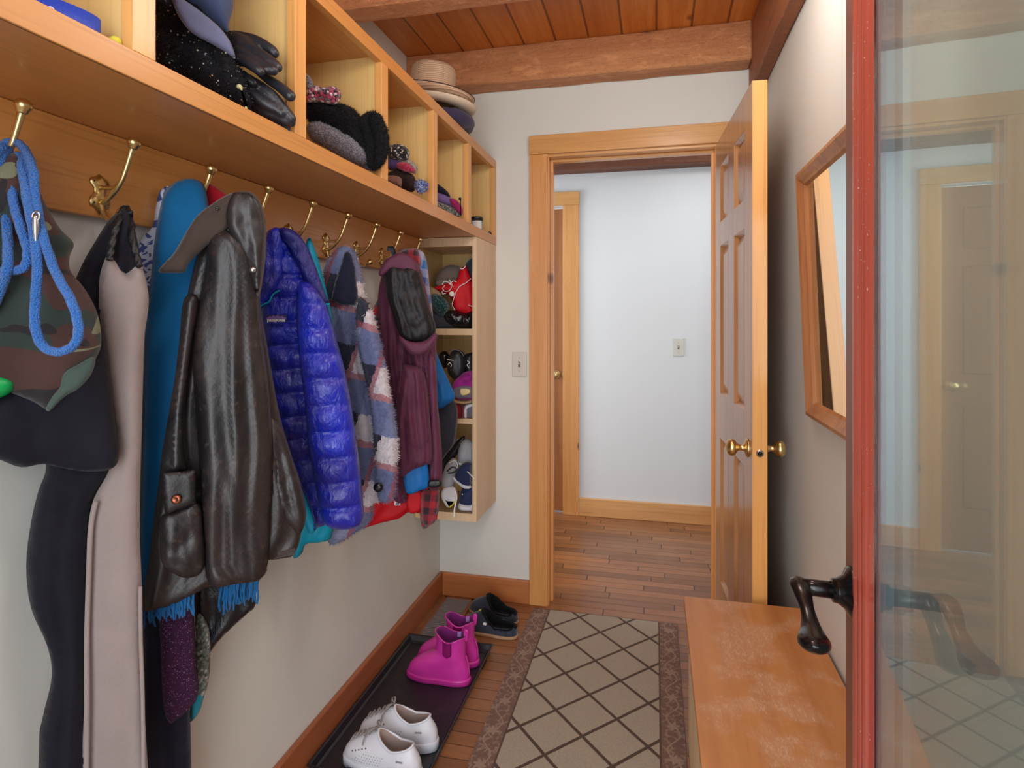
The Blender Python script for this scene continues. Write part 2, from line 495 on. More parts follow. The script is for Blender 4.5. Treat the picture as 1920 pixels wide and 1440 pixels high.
def floor_mat():
    g = G('oak_strip_floor'); co = g.co(); x, y, z = g.sep(co)
    q = g.m_('DIVIDE', g.m_('ADD', y, 5.0), .057); row = g.m_('FLOOR', q); fy = g.m_('FRACT', q)
    off = g.wn(g.comb(row, 1.0, 2.0))
    p = g.m_('DIVIDE', g.m_('ADD', g.m_('ADD', x, 10.0), g.m_('MULTIPLY', off, 1.3)), .52); bid = g.m_('FLOOR', p); fx = g.m_('FRACT', p)
    rnd = g.wn(g.comb(row, bid, 7.0)); rnd2 = g.wn(g.comb(bid, row, 17.0))
    v = g.comb(g.m_('ADD', g.m_('MULTIPLY', x, .07), g.m_('MULTIPLY', rnd, 9.0)), y, rnd)
    n1 = g.noise(v, 60, 6, .65, .4)
    col = g.ramp(rnd, [(0, lin(112, 70, 42)), (.3, lin(144, 92, 54)), (.6, lin(160, 104, 62)), (.8, lin(126, 78, 44)), (1, lin(170, 106, 58))])
    col = g.mix(g.m_('MULTIPLY', g.ss(n1, .45, .75), .6), col, lin(104, 58, 32))
    w = g.noise(g.mp(co, loc=(4, 2, 1)), 1.8, 3)
    col = g.mix(g.m_('MULTIPLY', g.ss(w, .45, .7), .3), col, lin(176, 134, 100))
    ey = g.m_('MINIMUM', fy, g.m_('SUBTRACT', 1.0, fy)); ex = g.m_('MINIMUM', fx, g.m_('SUBTRACT', 1.0, fx))
    s1 = g.m_('SUBTRACT', 1.0, g.ss(ey, .015, .05)); s2 = g.m_('SUBTRACT', 1.0, g.ss(ex, .003, .007))
    seam = g.m_('MAXIMUM', g.m_('MULTIPLY', s1, .7), s2)
    col = g.mix(seam, col, lin(62, 32, 18))
    g.bump(g.m_('SUBTRACT', 1.0, seam), .3, .003)
    return g.set(col, g.m_('ADD', .28, g.m_('MULTIPLY', n1, .15)), coat=.15)
M['floor'] = floor_mat()
def rug_mat():
    # object coordinates: x across from the rug's middle line, y along
    g = G('trellis_rug_pile'); co = g.co(); x, y, z = g.sep(co)
    wob = g.noise(co, 60, 2)
    yy = g.m_('ADD', y, g.m_('MULTIPLY', wob, .004))
    xs = g.m_('DIVIDE', x, .2); ysn = g.m_('DIVIDE', yy, .212)
    def ln(v, w0, w1):
        f = g.m_('FRACT', g.m_('ADD', v, 50.5)); d = g.m_('ABSOLUTE', g.m_('SUBTRACT', f, .5))
        return g.m_('SUBTRACT', 1.0, g.ss(d, w0, w1))
    a = g.m_('ADD', xs, ysn); b = g.m_('SUBTRACT', xs, ysn)
    l = g.m_('MAXIMUM', ln(a, .030, .046), ln(b, .030, .046))
    sp = g.noise(co, 900, 2)
    field = g.mix(g.ss(sp, .3, .7), lin(140, 128, 113), lin(196, 182, 162))
    field = g.mix(l, field, lin(78, 58, 44))
    # border: scrolling leaves
    bc = g.mix(g.ss(sp, .3, .7), lin(104, 76, 64), lin(130, 98, 84))
    ax = g.m_('ABSOLUTE', x)
    bxc = g.m_('SUBTRACT', ax, .2775)
    per = .15
    vine = g.m_('SUBTRACT', bxc, g.m_('MULTIPLY', g.m_('SINE', g.m_('MULTIPLY', y, 2*pi/per)), .02))
    vl = g.m_('SUBTRACT', 1.0, g.ss(g.m_('ABSOLUTE', vine), .0015, .0045))
    vor = g.vor(g.comb(bxc, y, 0.0), 42, 'DISTANCE_TO_EDGE')
    leaf = g.m_('SUBTRACT', 1.0, g.ss(vor, .06, .13))
    nb = g.noise(g.comb(bxc, y, 3.0), 40, 3)
    leaf = g.m_('MULTIPLY', leaf, g.ss(nb, .42, .56))
    # flowers spaced along the border
    fyq = g.m_('SUBTRACT', g.m_('FRACT', g.m_('DIVIDE', y, per)), .5)
    dx = g.m_('DIVIDE', bxc, .02); dy = g.m_('DIVIDE', g.m_('MULTIPLY', fyq, per), .02)
    rr = g.m_('SQRT', g.m_('ADD', g.m_('MULTIPLY', dx, dx), g.m_('MULTIPLY', dy, dy)))
    ang = g.m_('ARCTAN2', dy, dx)
    pet = g.m_('ADD', .75, g.m_('MULTIPLY', g.m_('SINE', g.m_('MULTIPLY', ang, 6.0)), .25))
    fl = g.m_('SUBTRACT', 1.0, g.ss(g.m_('SUBTRACT', rr, pet), 0.0, .2))
    pat = g.m_('MAXIMUM', g.m_('MAXIMUM', vl, g.m_('MULTIPLY', leaf, .8)), fl)
    bc = g.mix(g.m_('MULTIPLY', pat, .75), bc, lin(168, 142, 122))
    isb = g.ss(ax, .234, .237)
    col = g.mix(isb, field, bc)
    inner = g.m_('SUBTRACT', 1.0, g.ss(g.m_('ABSOLUTE', g.m_('SUBTRACT', ax, .237)), .002, .004))
    col = g.mix(inner, col, lin(88, 64, 52))
    bind = g.ss(ax, .311, .3125)
    col = g.mix(bind, col, lin(122, 98, 86))
    h = g.m_('SUBTRACT', sp, g.m_('MULTIPLY', l, .8))
    g.bump(h, .5, .004)
    return g.set(col, .95, sheen=.1)
M['rug'] = rug_mat()
def bench_mat():
    g = G('scuffed_bench_top'); co = g.co()
    v = g.mp(co, sc=(1, .08, 1))
    n1 = g.noise(v, 20, 5, .6, .5)
    col = g.mix(g.ss(n1, .3, .7), lin(186, 122, 66), lin(202, 138, 80))
    big = g.noise(co, 6.5, 4, .6); scr = g.noise(g.mp(co, rot=(0, 0, .6), sc=(1, .3, 1)), 240, 4, .7); scr2 = g.noise(g.mp(co, rot=(0, 0, -.7), sc=(1, .3, 1)), 240, 4, .7)
    s = g.m_('MAXIMUM', g.ss(scr, .52, .66), g.ss(scr2, .54, .68))
    x_, y_, z_ = g.sep(co)
    band = g.m_('SUBTRACT', 1.0, g.ss(g.m_('ABSOLUTE', g.m_('ADD', x_, .02)), .03, .16))
    big = g.m_('ADD', big, g.m_('MULTIPLY', g.m_('SUBTRACT', band, .5), .16))
    worn = g.m_('MULTIPLY', g.ss(big, .47, .62), g.m_('ADD', .25, g.m_('MULTIPLY', s, .65)))
    col = g.mix(g.m_('MULTIPLY', worn, .75), col, lin(218, 190, 168))
    return g.set(col, g.m_('ADD', .38, g.m_('MULTIPLY', worn, .3)))
M['bench'] = bench_mat()
def red_mat():
    g = G('glossy_red_paint'); co = g.co()
    n = g.noise(co, 260, 2); m = g.noise(g.mp(co, sc=(1, 1, .25)), 20, 3)
    fleck = g.m_('MULTIPLY', g.ss(n, .70, .74), g.ss(m, .45, .6))
    col = g.mix(g.noise(g.mp(co, sc=(1, 1, .05)), 40, 3), lin(158, 66, 52), lin(190, 92, 74))
    col = g.mix(fleck, col, lin(235, 215, 205))
    g.bump(g.noise(g.mp(co, sc=(1, 1, .1)), 90, 3), .12, .003)
    return g.set(col, .2, coat=.6)
M['red'] = red_mat()
M['redflat'] = plain('brown_red_stile', (116, 66, 54), .4, var=.2, vs=30, bump=.1)
def glass_mat():
    g = G('door_glass'); geo = g.node('ShaderNodeNewGeometry')
    dot = g.node('ShaderNodeVectorMath', operation='DOT_PRODUCT'); g.nt.links.new(geo.outputs['Incoming'], dot.inputs[0]); g.nt.links.new(geo.outputs['Normal'], dot.inputs[1])
    d = g.m_('ABSOLUTE', dot.outputs['Value'])
    f = g.m_('ADD', .09, g.m_('MULTIPLY', .91, g.m_('POWER', g.m_('SUBTRACT', 1.0, d), 5.0)))
    tr = g.node('ShaderNodeBsdfTransparent'); tr.inputs[0].default_value = (.90, .95, .93, 1)
    gl = g.node('ShaderNodeBsdfGlossy'); gl.inputs['Roughness'].default_value = 0.004; gl.inputs[0].default_value = (.95, .98, .97, 1)
    mx = g.node('ShaderNodeMixShader'); g.nt.links.new(f, mx.inputs[0]); g.nt.links.new(tr.outputs[0], mx.inputs[1]); g.nt.links.new(gl.outputs[0], mx.inputs[2])
    df = g.node('ShaderNodeBsdfDiffuse'); df.inputs[0].default_value = (.86, .92, .90, 1)
    m2 = g.node('ShaderNodeMixShader'); m2.inputs[0].default_value = .045; g.nt.links.new(mx.outputs[0], m2.inputs[1]); g.nt.links.new(df.outputs[0], m2.inputs[2])
    g.nt.links.new(m2.outputs[0], g.N['Material Output'].inputs[0])
    return g.m
M['glass'] = glass_mat()
M['mirror'] = plain('mirror_silver', (232, 240, 236), .01, 1, var=0)
M['brass'] = plain('aged_brass', (222, 196, 136), .3, 1, var=.2, vs=60, bump=.05)
M['bronze'] = plain('black_bronze', (24, 22, 23), .25, .6, var=.3, vs=60, bump=.05, coat=.3)
M['steel'] = plain('bright_steel', (205, 208, 212), .25, 1, var=.1)
M['plastic_w'] = plain('ivory_plastic', (206, 203, 194), .4, var=.03)
M['plastic_d'] = plain('shadow_slot_plastic', (90, 88, 84), .5)
M['rubber'] = plain('black_rubber', (30, 30, 34), .42, var=.3, vs=40, bump=.1)
def tray_mat():
    g = G('dusty_black_tray'); co = g.co()
    n = g.noise(co, 14, 5, .7); n2 = g.noise(co, 120, 3)
    f = g.m_('MULTIPLY', g.ss(n, .5, .78), g.ss(n2, .35, .7))
    g.bump(n2, .1, .002)
    return g.set(g.mix(g.m_('MULTIPLY', f, .6), lin(34, 32, 38), lin(92, 84, 86)), .45)
M['tray'] = tray_mat()

# cloths
def fabric(name, c1, c2=None, rough=.9, vs=18, weave=500, bump=.25, sheen=.15, coat=None, blot=0, spec=.3, wrs=0, wrb=0):
    g = G(name); co = g.co(); c2 = c2 or tuple(x*.8 for x in c1)
    n = g.noise(co, vs, 4); col = g.mix(n, lin(*c1), lin(*c2))
    w = g.noise(co, weave, 2)
    col = g.mix(g.m_('MULTIPLY', w, .25), col, tuple(x*.5 for x in lin(*c1)))
    h = g.m_('MULTIPLY', w, .25)
    if wrs: h = g.m_('ADD', h, g.noise(g.mp(co, sc=(1, 1, .45)), wrs, 5, .6, 1.2))
    g.bump(h, bump, .004 if not wrs else .012)
    return g.set(col, rough, sheen=sheen, coat=coat, spec=spec)
def camo_mat():
    g = G('woodland_camouflage'); v = g.mp(g.co('UV'), sc=(1, 1.1, 1), rot=(0, 0, .5))
    a = g.noise(v, 11.5, 1.5, .45, .6); b = g.noise(g.mp(v, loc=(5, 3, 1)), 13, 1.5, .45, .6); c = g.noise(g.mp(v, loc=(9, 8, 1)), 13, 1.5, .4, .8)
    col = g.mix(g.m_('GREATER_THAN', a, .49), lin(74, 46, 40), lin(40, 56, 52))
    col = g.mix(g.m_('GREATER_THAN', b, .57), col, lin(30, 26, 32))
    col = g.mix(g.m_('GREATER_THAN', c, .625), col, lin(128, 132, 104))
    w = g.noise(g.co(), 600, 2)
    col = g.mix(g.m_('MULTIPLY', w, .35), col, lin(30, 24, 22))
    g.bump(w, .3, .003)
    return g.set(col, .9, sheen=.15)
def plaid_mat(name, cols, size=.075, rot=.35, line=None, fuzz=.012, mixf=.5):
    g = G(name); v = g.mp(g.co('UV'), rot=(0, 0, rot))
    nz = g.noise(g.co(), 90, 3, out=1)
    off = g.node('ShaderNodeVectorMath', operation='MULTIPLY_ADD'); g.nt.links.new(nz, off.inputs[0]); off.inputs[1].default_value = (fuzz,)*3; g.nt.links.new(v, off.inputs[2])
    x, y, z = g.sep(off.outputs[0])
    def seq(t):
        f = g.m_('FRACT', g.m_('ADD', g.m_('DIVIDE', t, size*len(cols)), 10.0))
        return g.ramp(f, [(i/len(cols), lin(*c)) for i, c in enumerate(cols)], 'CONSTANT')
    c = g.mix(mixf, seq(x), seq(g.m_('MULTIPLY', y, .8)))
    if line:
        fx = g.m_('FRACT', g.m_('ADD', g.m_('DIVIDE', x, size*len(cols)), 10.08)); fy = g.m_('FRACT', g.m_('ADD', g.m_('DIVIDE', y, size*len(cols)*1.25), 10.3))
        l = g.m_('MAXIMUM', g.m_('LESS_THAN', fx, .13), g.m_('LESS_THAN', fy, .1))
        c = g.mix(g.m_('MULTIPLY', l, .6), c, lin(*line))
    w = g.noise(g.co(), 420, 3)
    c = g.mix(g.m_('MULTIPLY', g.ss(w, .4, .8), .3), c, lin(40, 40, 60))
    g.bump(w, .8, .006)
    return g.set(c, .95, sheen=.4)
def speck(name, base, cols, sc=160, th=.75, rough=.9, bump=.6, metal=0, sheen=.04):
    g = G(name); co = g.co()
    r = g.vor(co, sc, out='Color'); d = g.vor(co, sc)
    sr = g.node('ShaderNodeSeparateColor'); g.nt.links.new(r, sr.inputs[0])
    pick = g.ramp(sr.outputs[1], [(i/len(cols), lin(*c)) for i, c in enumerate(cols)], 'CONSTANT')
    m = g.m_('MULTIPLY', g.m_('GREATER_THAN', sr.outputs[0], th), g.m_('LESS_THAN', d, .35))
    col = g.mix(m, g.mix(g.noise(co, 60, 4), lin(*base), tuple(x*.5 for x in lin(*base))), pick)
    g.bump(g.noise(co, 260, 4), bump, .006)
    return g.set(col, rough, sheen=sheen, spec=.2)
def knit(name, cols, sc=120, rough=.95):
    g = G(name); co = g.co()
    r = g.vor(co, sc, out='Color'); sr = g.node('ShaderNodeSeparateColor'); g.nt.links.new(r, sr.inputs[0])
    col = g.ramp(sr.outputs[0], [(i/len(cols), lin(*c)) for i, c in enumerate(cols)], 'CONSTANT')
    d = g.vor(co, sc)
    col = g.mix(g.m_('MULTIPLY', d, .6), col, (0, 0, 0))
    g.bump(g.m_('SUBTRACT', 1.0, d), .8, .006)
    return g.set(col, rough, sheen=.3)
M['camo'] = camo_mat()
M['camolining'] = fabric('grey_green_lining', (74, 92, 84), (50, 64, 58))
M['navy'] = fabric('navy_black_cloth', (20, 20, 34), (12, 11, 20), .85, sheen=.05, weave=300, wrs=9, wrb=1, bump=.12)
M['navyl'] = fabric('dark_blue_cloth', (26, 29, 50), (16, 18, 32), .8)
M['taupe'] = fabric('taupe_fleece', (158, 143, 139), (143, 129, 125), .95, sheen=.3, weave=260, bump=.35)
M['teal'] = fabric('teal_blue_wool', (8, 104, 160), (6, 84, 132), .9, sheen=.15)
M['fringe'] = fabric('teal_blue_yarn', (20, 112, 176), (12, 84, 140), .9)
M['black_cord'] = plain('black_braided_cord', (22, 22, 26), .4, bump=.5, bs=400)
M['rope'] = None
def rope_mat():
    g = G('blue_braided_rope'); v = g.co('UV'); co = g.co()
    w = g.vor(co, 420); g.bump(g.m_('SUBTRACT', 1.0, w), .9, .004)
    return g.set(g.mix(w, lin(38, 126, 214), lin(20, 84, 168)), .6, sheen=.2)
M['rope'] = rope_mat()
def floral():
    g = G('white_cloth_blue_leaves'); v = g.co('UV')
    n = g.noise(v, 40, 2, .5, 1.5)
    return g.set(g.mix(g.ss(n, .5, .53), lin(204, 214, 238), lin(70, 88, 158)), .85)
M['floral'] = floral()
def leather():
    g = G('waxed_brown_leather'); co = g.co()
    n = g.noise(g.mp(co, sc=(1, 1, .5)), 9, 5, .6, .8); n2 = g.noise(co, 70, 4, .7); n3 = g.noise(g.mp(co, sc=(1, 1, .6)), 34, 4, .6, .8)
    col = g.mix(g.ss(n, .35, .7), lin(24, 21, 23), lin(54, 43, 40))
    col = g.mix(g.m_('MULTIPLY', g.ss(n2, .55, .75), .35), col, lin(100, 82, 72))
    g.bump(g.m_('ADD', g.m_('MULTIPLY', n2, .2), n3), .14, .012)
    return g.set(col, g.m_('ADD', .34, g.m_('MULTIPLY', n, .22)), spec=.5)
M['leather'] = leather()
M['corduroy'] = fabric('brown_cord_collar', (74, 60, 52), (52, 42, 38), .85, weave=180, bump=.5)
M['leatherin'] = fabric('dark_collar_leather', (50, 45, 45), (32, 29, 31), .42, sheen=0, spec=.5)
M['copper'] = plain('copper_snap', (150, 88, 66), .35, .9)
def puffer():
    g = G('shiny_blue_quilted_nylon'); co = g.co()
    n = g.noise(co, 8, 3)
    w = g.noise(g.mp(co, sc=(1, 1, .5)), 46, 5, .62, 1.6); w2 = g.noise(g.mp(co, sc=(1, 1, .35)), 110, 3, .6, 1.0)
    col = g.mix(g.ss(n, .35, .7), lin(14, 38, 178), lin(34, 34, 140))
    g.bump(g.m_('ADD', w, g.m_('MULTIPLY', w2, .35)), .55, .012)
    return g.set(col, .24, spec=.6, coat=.2)
M['puffer'] = puffer()
M['puffer_in'] = fabric('dark_blue_collar_nylon', (20, 24, 134), (14, 18, 96), .35, sheen=0, spec=.6, wrs=60, bump=.5)
M['cyan'] = fabric('turquoise_nylon', (8, 166, 196), (6, 140, 176), .5, sheen=0)
def blockplaid():
    g = G('fuzzy_navy_white_plaid'); v = g.mp(g.co('UV'), rot=(0, 0, .3))
    nz = g.noise(g.co(), 70, 3, out=1)
    off = g.node('ShaderNodeVectorMath', operation='MULTIPLY_ADD'); g.nt.links.new(nz, off.inputs[0]); off.inputs[1].default_value = (.016,)*3; g.nt.links.new(v, off.inputs[2])
    x, y, z = g.sep(off.outputs[0])
    qx = g.m_('DIVIDE', g.m_('ADD', x, 2.0), .068); qy = g.m_('DIVIDE', g.m_('ADD', y, 2.0), .088)
    cx, cy = g.m_('FLOOR', qx), g.m_('FLOOR', qy); fx, fy = g.m_('FRACT', qx), g.m_('FRACT', qy)
    t = g.m_('FRACT', g.m_('ADD', g.m_('DIVIDE', g.m_('ADD', g.m_('MULTIPLY', cx, 2.0), cy), 5.0), .25))
    c = g.ramp(t, [(0, lin(28, 34, 60)), (.2, lin(112, 122, 166)), (.4, lin(224, 216, 222)), (.6, lin(128, 136, 176)), (.8, lin(150, 156, 192))], 'CONSTANT')
    band = g.m_('MULTIPLY', g.m_('LESS_THAN', fy, .2), g.m_('GREATER_THAN', g.m_('FRACT', g.m_('DIVIDE', cy, 2.0)), .25))
    band2 = g.m_('MULTIPLY', g.m_('LESS_THAN', fx, .18), g.m_('GREATER_THAN', g.m_('FRACT', g.m_('DIVIDE', cx, 2.0)), .25))
    c = g.mix(g.m_('MULTIPLY', g.m_('MAXIMUM', band, band2), .75), c, lin(168, 70, 86))
    w = g.noise(g.co(), 420, 3)
    c = g.mix(g.m_('MULTIPLY', g.ss(w, .4, .8), .3), c, lin(40, 40, 60))
    g.bump(w, .8, .006)
    return g.set(c, .95, sheen=.2)
M['plaid'] = blockplaid()
M['plaidnavy'] = fabric('navy_fuzzy_hood', (24, 30, 54), (18, 20, 38), .95, sheen=.3)
M['maroon'] = fabric('maroon_nylon', (104, 50, 76), (84, 36, 60), .55, sheen=.05, wrs=16, bump=.35)
M['blacklining'] = fabric('black_satin_lining', (30, 28, 32), (18, 16, 20), .5, sheen=0, spec=.4, wrs=26, bump=.3)
M['redc'] = fabric('bright_red_nylon', (222, 24, 38), (196, 14, 30), .6, sheen=0)
M['redfuzz'] = fabric('red_knit', (196, 24, 50), (168, 16, 40), .9)
M['bluec'] = fabric('mid_blue_nylon', (18, 118, 196), (14, 92, 160), .5, sheen=0)
M['redplaid'] = plaid_mat('red_black_plaid_wool', [(186, 22, 44), (60, 14, 28), (160, 20, 40), (34, 18, 28)], .018, .1, None, .003)
M['striped'] = plaid_mat('grey_lavender_stripe', [(150, 150, 178), (40, 56, 130), (186, 180, 204), (30, 110, 180)], .022, .2, None, .002)
M['charcoal'] = fabric('charcoal_softshell', (52, 54, 66), (38, 40, 50), .75)
M['tweed'] = speck('purple_tweed', (70, 34, 66), [(120, 80, 120), (50, 20, 50), (150, 120, 150)], 420, .6, bump=.4)
M['blackgloss'] = fabric('glossy_black_nylon', (22, 20, 26), (12, 12, 16), .35, sheen=0, spec=.5, wrs=20, bump=.3)
M['lace'] = knit('grey_lace_knit', [(150, 154, 150), (96, 104, 100), (200, 202, 196), (120, 140, 120)], 160)
M['tealw'] = fabric('turquoise_wool', (40, 150, 166), (24, 120, 140))
M['rainbow'] = plaid_mat('red_teal_stripe', [(200, 40, 50), (20, 90, 110), (210, 30, 40), (16, 70, 90)], .02, .9, None, .001)
M['sequin'] = speck('black_sequinned_fleece', (26, 26, 34), [(180, 200, 190), (190, 150, 130), (120, 130, 150), (220, 210, 190)], 230, .9, bump=1.0)
M['capblue'] = fabric('navy_cotton_cap', (60, 74, 108), (44, 54, 84), .8)
M['brim'] = fabric('slate_cap_brim', (104, 108, 138), (86, 90, 118), .8)
M['glove'] = plain('black_leather_glove', (38, 38, 44), .42, var=.4, vs=50, bump=.25, bs=160, spec=.5)
M['blackknit'] = speck('black_boucle_knit', (14, 14, 18), [(30, 30, 38), (22, 22, 28), (40, 40, 46)], 300, .5, bump=1.0)
M['greyknit'] = knit('grey_blue_marl_knit', [(150, 146, 156), (120, 124, 150), (184, 178, 184), (92, 96, 120), (160, 150, 150)], 420)
M['bluetowel'] = fabric('pale_blue_cloth', (150, 170, 214), (110, 130, 180))
M['pinkknit'] = knit('pink_white_black_knit', [(190, 70, 110), (232, 222, 226), (44, 34, 44), (176, 50, 80), (120, 110, 126)], 150)
M['bwknit'] = knit('black_white_snowflake_knit', [(24, 24, 28), (24, 24, 28), (30, 30, 34), (225, 222, 218)], 190)
M['purpleknit'] = fabric('purple_knit', (92, 76, 128), (74, 56, 104))
M['pinkk'] = knit('pink_red_knit', [(206, 30, 80), (176, 20, 60), (220, 60, 110)], 260)
M['creamknit'] = knit('cream_marl_knit', [(226, 214, 200), (200, 180, 170), (240, 232, 220)], 300)
M['brownfur'] = speck('dark_brown_suede', (52, 36, 34), [(84, 60, 52), (40, 28, 26)], 300, .6)
M['suede'] = fabric('taupe_brown_suede', (134, 96, 84), (112, 78, 70))
M['pompom'] = knit('blue_white_yarn', [(40, 84, 190), (120, 150, 220), (24, 60, 160), (214, 222, 240)], 260)
M['magenta'] = fabric('magenta_mitten', (176, 44, 110), (140, 30, 80))
M['straw'] = None
def straw():
    g = G('woven_straw'); co = g.co(); x, y, z = g.sep(co)
    w = g.m_('SINE', g.m_('MULTIPLY', z, 900.0))
    n = g.noise(co, 300, 3)
    col = g.mix(g.ss(g.m_('ADD', w, n), -.2, 1.4), lin(176, 142, 112), lin(210, 178, 148))
    g.bump(w, .3, .002)
    return g.set(col, .8)
M['straw'] = straw()
M['cream'] = plain('cream_felt', (214, 196, 172), .85)
M['hatband'] = plain('dark_brown_ribbon', (64, 44, 36), .7)
M['pink'] = plain('magenta_rubber', (206, 52, 158), .32, var=.1, vs=12, bump=.04, coat=.15)
M['pinkdark'] = plain('deep_magenta_elastic', (176, 20, 128), .6, bump=.4, bs=500)
M['purplelining'] = fabric('purple_boot_lining', (128, 34, 118), (104, 24, 96))
M['lilac'] = plain('lilac_label', (180, 140, 210), .6)
M['white_leather'] = plain('scuffed_white_leather', (214, 216, 224), .42, var=.06, vs=20, bump=.1, bs=60)
M['white_rubber'] = plain('white_rubber_sole', (206, 210, 220), .5, var=.08, vs=40)
M['shoelining'] = plain('worn_beige_lining', (158, 138, 130), .85, var=.15)
M['lacegrey'] = plain('dirty_grey_lace', (142, 136, 134), .8, var=.3, vs=200)
M['eyelet'] = plain('dark_perforation', (70, 70, 84), .6)
M['felt'] = fabric('blue_grey_wool_felt', (58, 66, 82), (42, 48, 62), .95, vs=60, sheen=.3)
M['fur'] = speck('black_shearling', (16, 16, 20), [(30, 30, 36), (24, 24, 28)], 300, .5, bump=1.0)
M['cork'] = plain('tan_rubber_welt', (172, 138, 104), .8, bump=.3)
M['yellow'] = plain('yellow_patch', (214, 206, 60), .6)
M['white'] = plain('white_print', (240, 238, 236), .6, var=.03)
M['darkred'] = fabric('dark_red_canvas', (150, 26, 42), (120, 18, 30))
M['greymesh'] = fabric('light_grey_shoe_mesh', (186, 190, 196), (160, 164, 172), .85)
M['navyshoe'] = fabric('navy_shoe_canvas', (34, 48, 92), (24, 36, 72), .7)
M['shoepurple'] = fabric('magenta_shoe_mesh', (170, 40, 150), (130, 30, 116))
M['shoegrey'] = fabric('grey_shoe_suede', (120, 116, 128), (96, 92, 106))
M['tan'] = fabric('tan_cotton', (176, 150, 116), (150, 126, 98))
M['greycap'] = fabric('grey_khaki_cotton', (136, 124, 114), (112, 102, 94))
M['tealfur'] = knit('teal_green_yarn', [(20, 92, 96), (12, 60, 66), (70, 140, 136), (10, 40, 44)], 220)
M['blacksh'] = plain('black_shiny_vinyl', (18, 18, 22), .2, var=.4, vs=40, bump=.6, bs=60)
M['beltblue'] = plain('royal_blue_webbing', (16, 62, 178), .55, var=.1, bump=.3, bs=400)
M['green'] = plain('bright_green_plastic', (16, 164, 84), .35)
M['greenc'] = plain('dark_green_cord', (18, 84, 44), .6)
M['tin'] = plain('brushed_tin', (150, 156, 156), .35, .8)
M['label'] = plain('white_paper_label', (226, 228, 228), .7)
M['patch_dark'] = plain('woven_label_navy', (34, 32, 74), .7)
M['patch_purple'] = plain('woven_label_purple', (120, 90, 160), .7)
M['patch_orange'] = plain('woven_label_orange', (206, 120, 90), .7)
M['outside'] = plain('grey_porch_boards', (120, 116, 110), .8)
M['hatnavy'] = fabric('navy_purple_cap', (62, 58, 88), (48, 42, 66), .85)
M['dirt'] = plain('light_underside', (170, 160, 150), .9)
# ------------------------------------------------------------------ the room
XL, XR, YF, YH = -.996, .44, 2.70, 3.99
XU = -1.12                      # upper left wall is set back above the cubbies
CEIL = 2.523
bm = bx(-2.4, 1.5, -.16, YH+.1, -.06, 0); struct('floor', bm, M['floor'])
bm = bx(-2.4, 1.5, -2.2, -.161, -.10, -.02); struct('porch_floor', bm, M['outside'])
bm = box(bx(XL-.3, XL, -.16, YF, 0, 2.035), XU-.15, XU, -.16, YF, 2.035, CEIL+.02)
struct('wall_left', bm, M['paint'])
struct('wall_right', bx(XR, XR+.1, -.16, YF+.12, 0, CEIL+.02), M['paint'])
DX0, DX1, DZ = -.470, .252, 2.045          # far doorway
bm = bx(XU-.15, DX0-.015, YF, YF+.12, 0, CEIL+.02)
box(bm, DX1+.015, XR, YF, YF+.12, 0, CEIL+.02); box(bm, DX0-.015, DX1+.015, YF, YF+.12, DZ+.015, CEIL+.02)
struct('wall_back', bm, M['paint'])
bm = bx(XU-.15, -.74, -.16, -.03, 0, CEIL+.02); box(bm, .262, XR, -.16, -.03, 0, CEIL+.02); box(bm, -.74, .262, -.16, -.03, 2.12, CEIL+.02)
struct('wall_front', bm, M['paint'])
struct('ceiling', bx(XU-.2, XR+.1, -.16, YF+.12, CEIL, CEIL+.05), M['ceil'])
bm = bx(-2.4, -.66, YH, YH+.1, 0, 2.6); box(bm, -.59, 1.5, YH, YH+.1, 0, 2.6); box(bm, -.66, -.59, YH, YH+.1, 2.06, 2.6)
bm.free()
# hall wall with a doorway at its left end
HD0, HD1 = -1.36, -.595
bm = bx(-2.4, HD0, YH, YH+.12, 0, 2.6); box(bm, HD1, 1.5, YH, YH+.12, 0, 2.6); box(bm, HD0, HD1, YH, YH+.12, 2.06, 2.6)
struct('wall_hall', bm, M['hallpaint'])
struct('wall_hall_left', bx(-2.4, -2.3, YF+.12, YH, 0, 2.6), M['hallpaint'])
struct('wall_hall_right', bx(1.4, 1.5, YF+.12, YH, 0, 2.6), M['hallpaint'])
bm = bx(-2.3, XU-.15, YF+.02, YF+.12, 0, 2.6); box(bm, XR+.1, 1.4, YF+.02, YF+.12, 0, 2.6); box(bm, XU-.15, XR+.1, YF+.06, YF+.12, CEIL+.02, 2.6)
struct('wall_hall_near', bm, M['hallpaint'])
struct('ceiling_hall', bx(-2.4, 1.5, YF+.02, YH+.12, 2.6, 2.65), M['hallpaint'])
# closet box behind the hall door keeps the dark gap dark
# beams
def beam(name, label, x0, x1, y0, y1, z0, z1, mat):
    b = NB(); bmesh.ops.create_cube(b, size=1)
    for v in b.verts: v.co = Vector((x0+(v.co.x+.5)*(x1-x0), y0+(v.co.y+.5)*(y1-y0), z0+(v.co.z+.5)*(z1-z0)))
    bmesh.ops.bevel(b, geom=b.edges[:], offset=.006, segments=1, affect='EDGES')
    L = max(x1-x0, y1-y0); n = int(L/.04)
    bmesh.ops.subdivide_edges(b, edges=[e for e in b.edges if e.calc_length() > L*.8], cuts=n)
    for v in b.verts:
        v.co += Vector([noise.noise(v.co*6+Vector((k*9, 0, 0)))*.004 for k in range(3)])
    o = put(name, b, mat); o['kind'] = 'structure'; o['label'] = label; return o
beam('beam_far', 'rough sawn ceiling beam above the inner doorway', XU, .385, 2.588, 2.70, 2.362, CEIL, M['beam'])
beam('beam_near', 'rough sawn ceiling beam crossing at the top edge of the picture', XU, .385, 1.852, 1.952, 2.362, CEIL, M['beam'])
beam('beam_entry', 'rough sawn ceiling beam near the entrance', XU, .385, 1.10, 1.20, 2.362, CEIL, M['beam'])
beam('beam_right', 'long beam lying along the top of the right wall', .385, XR, -.03, 2.70, 2.262, CEIL, M['beamy'])
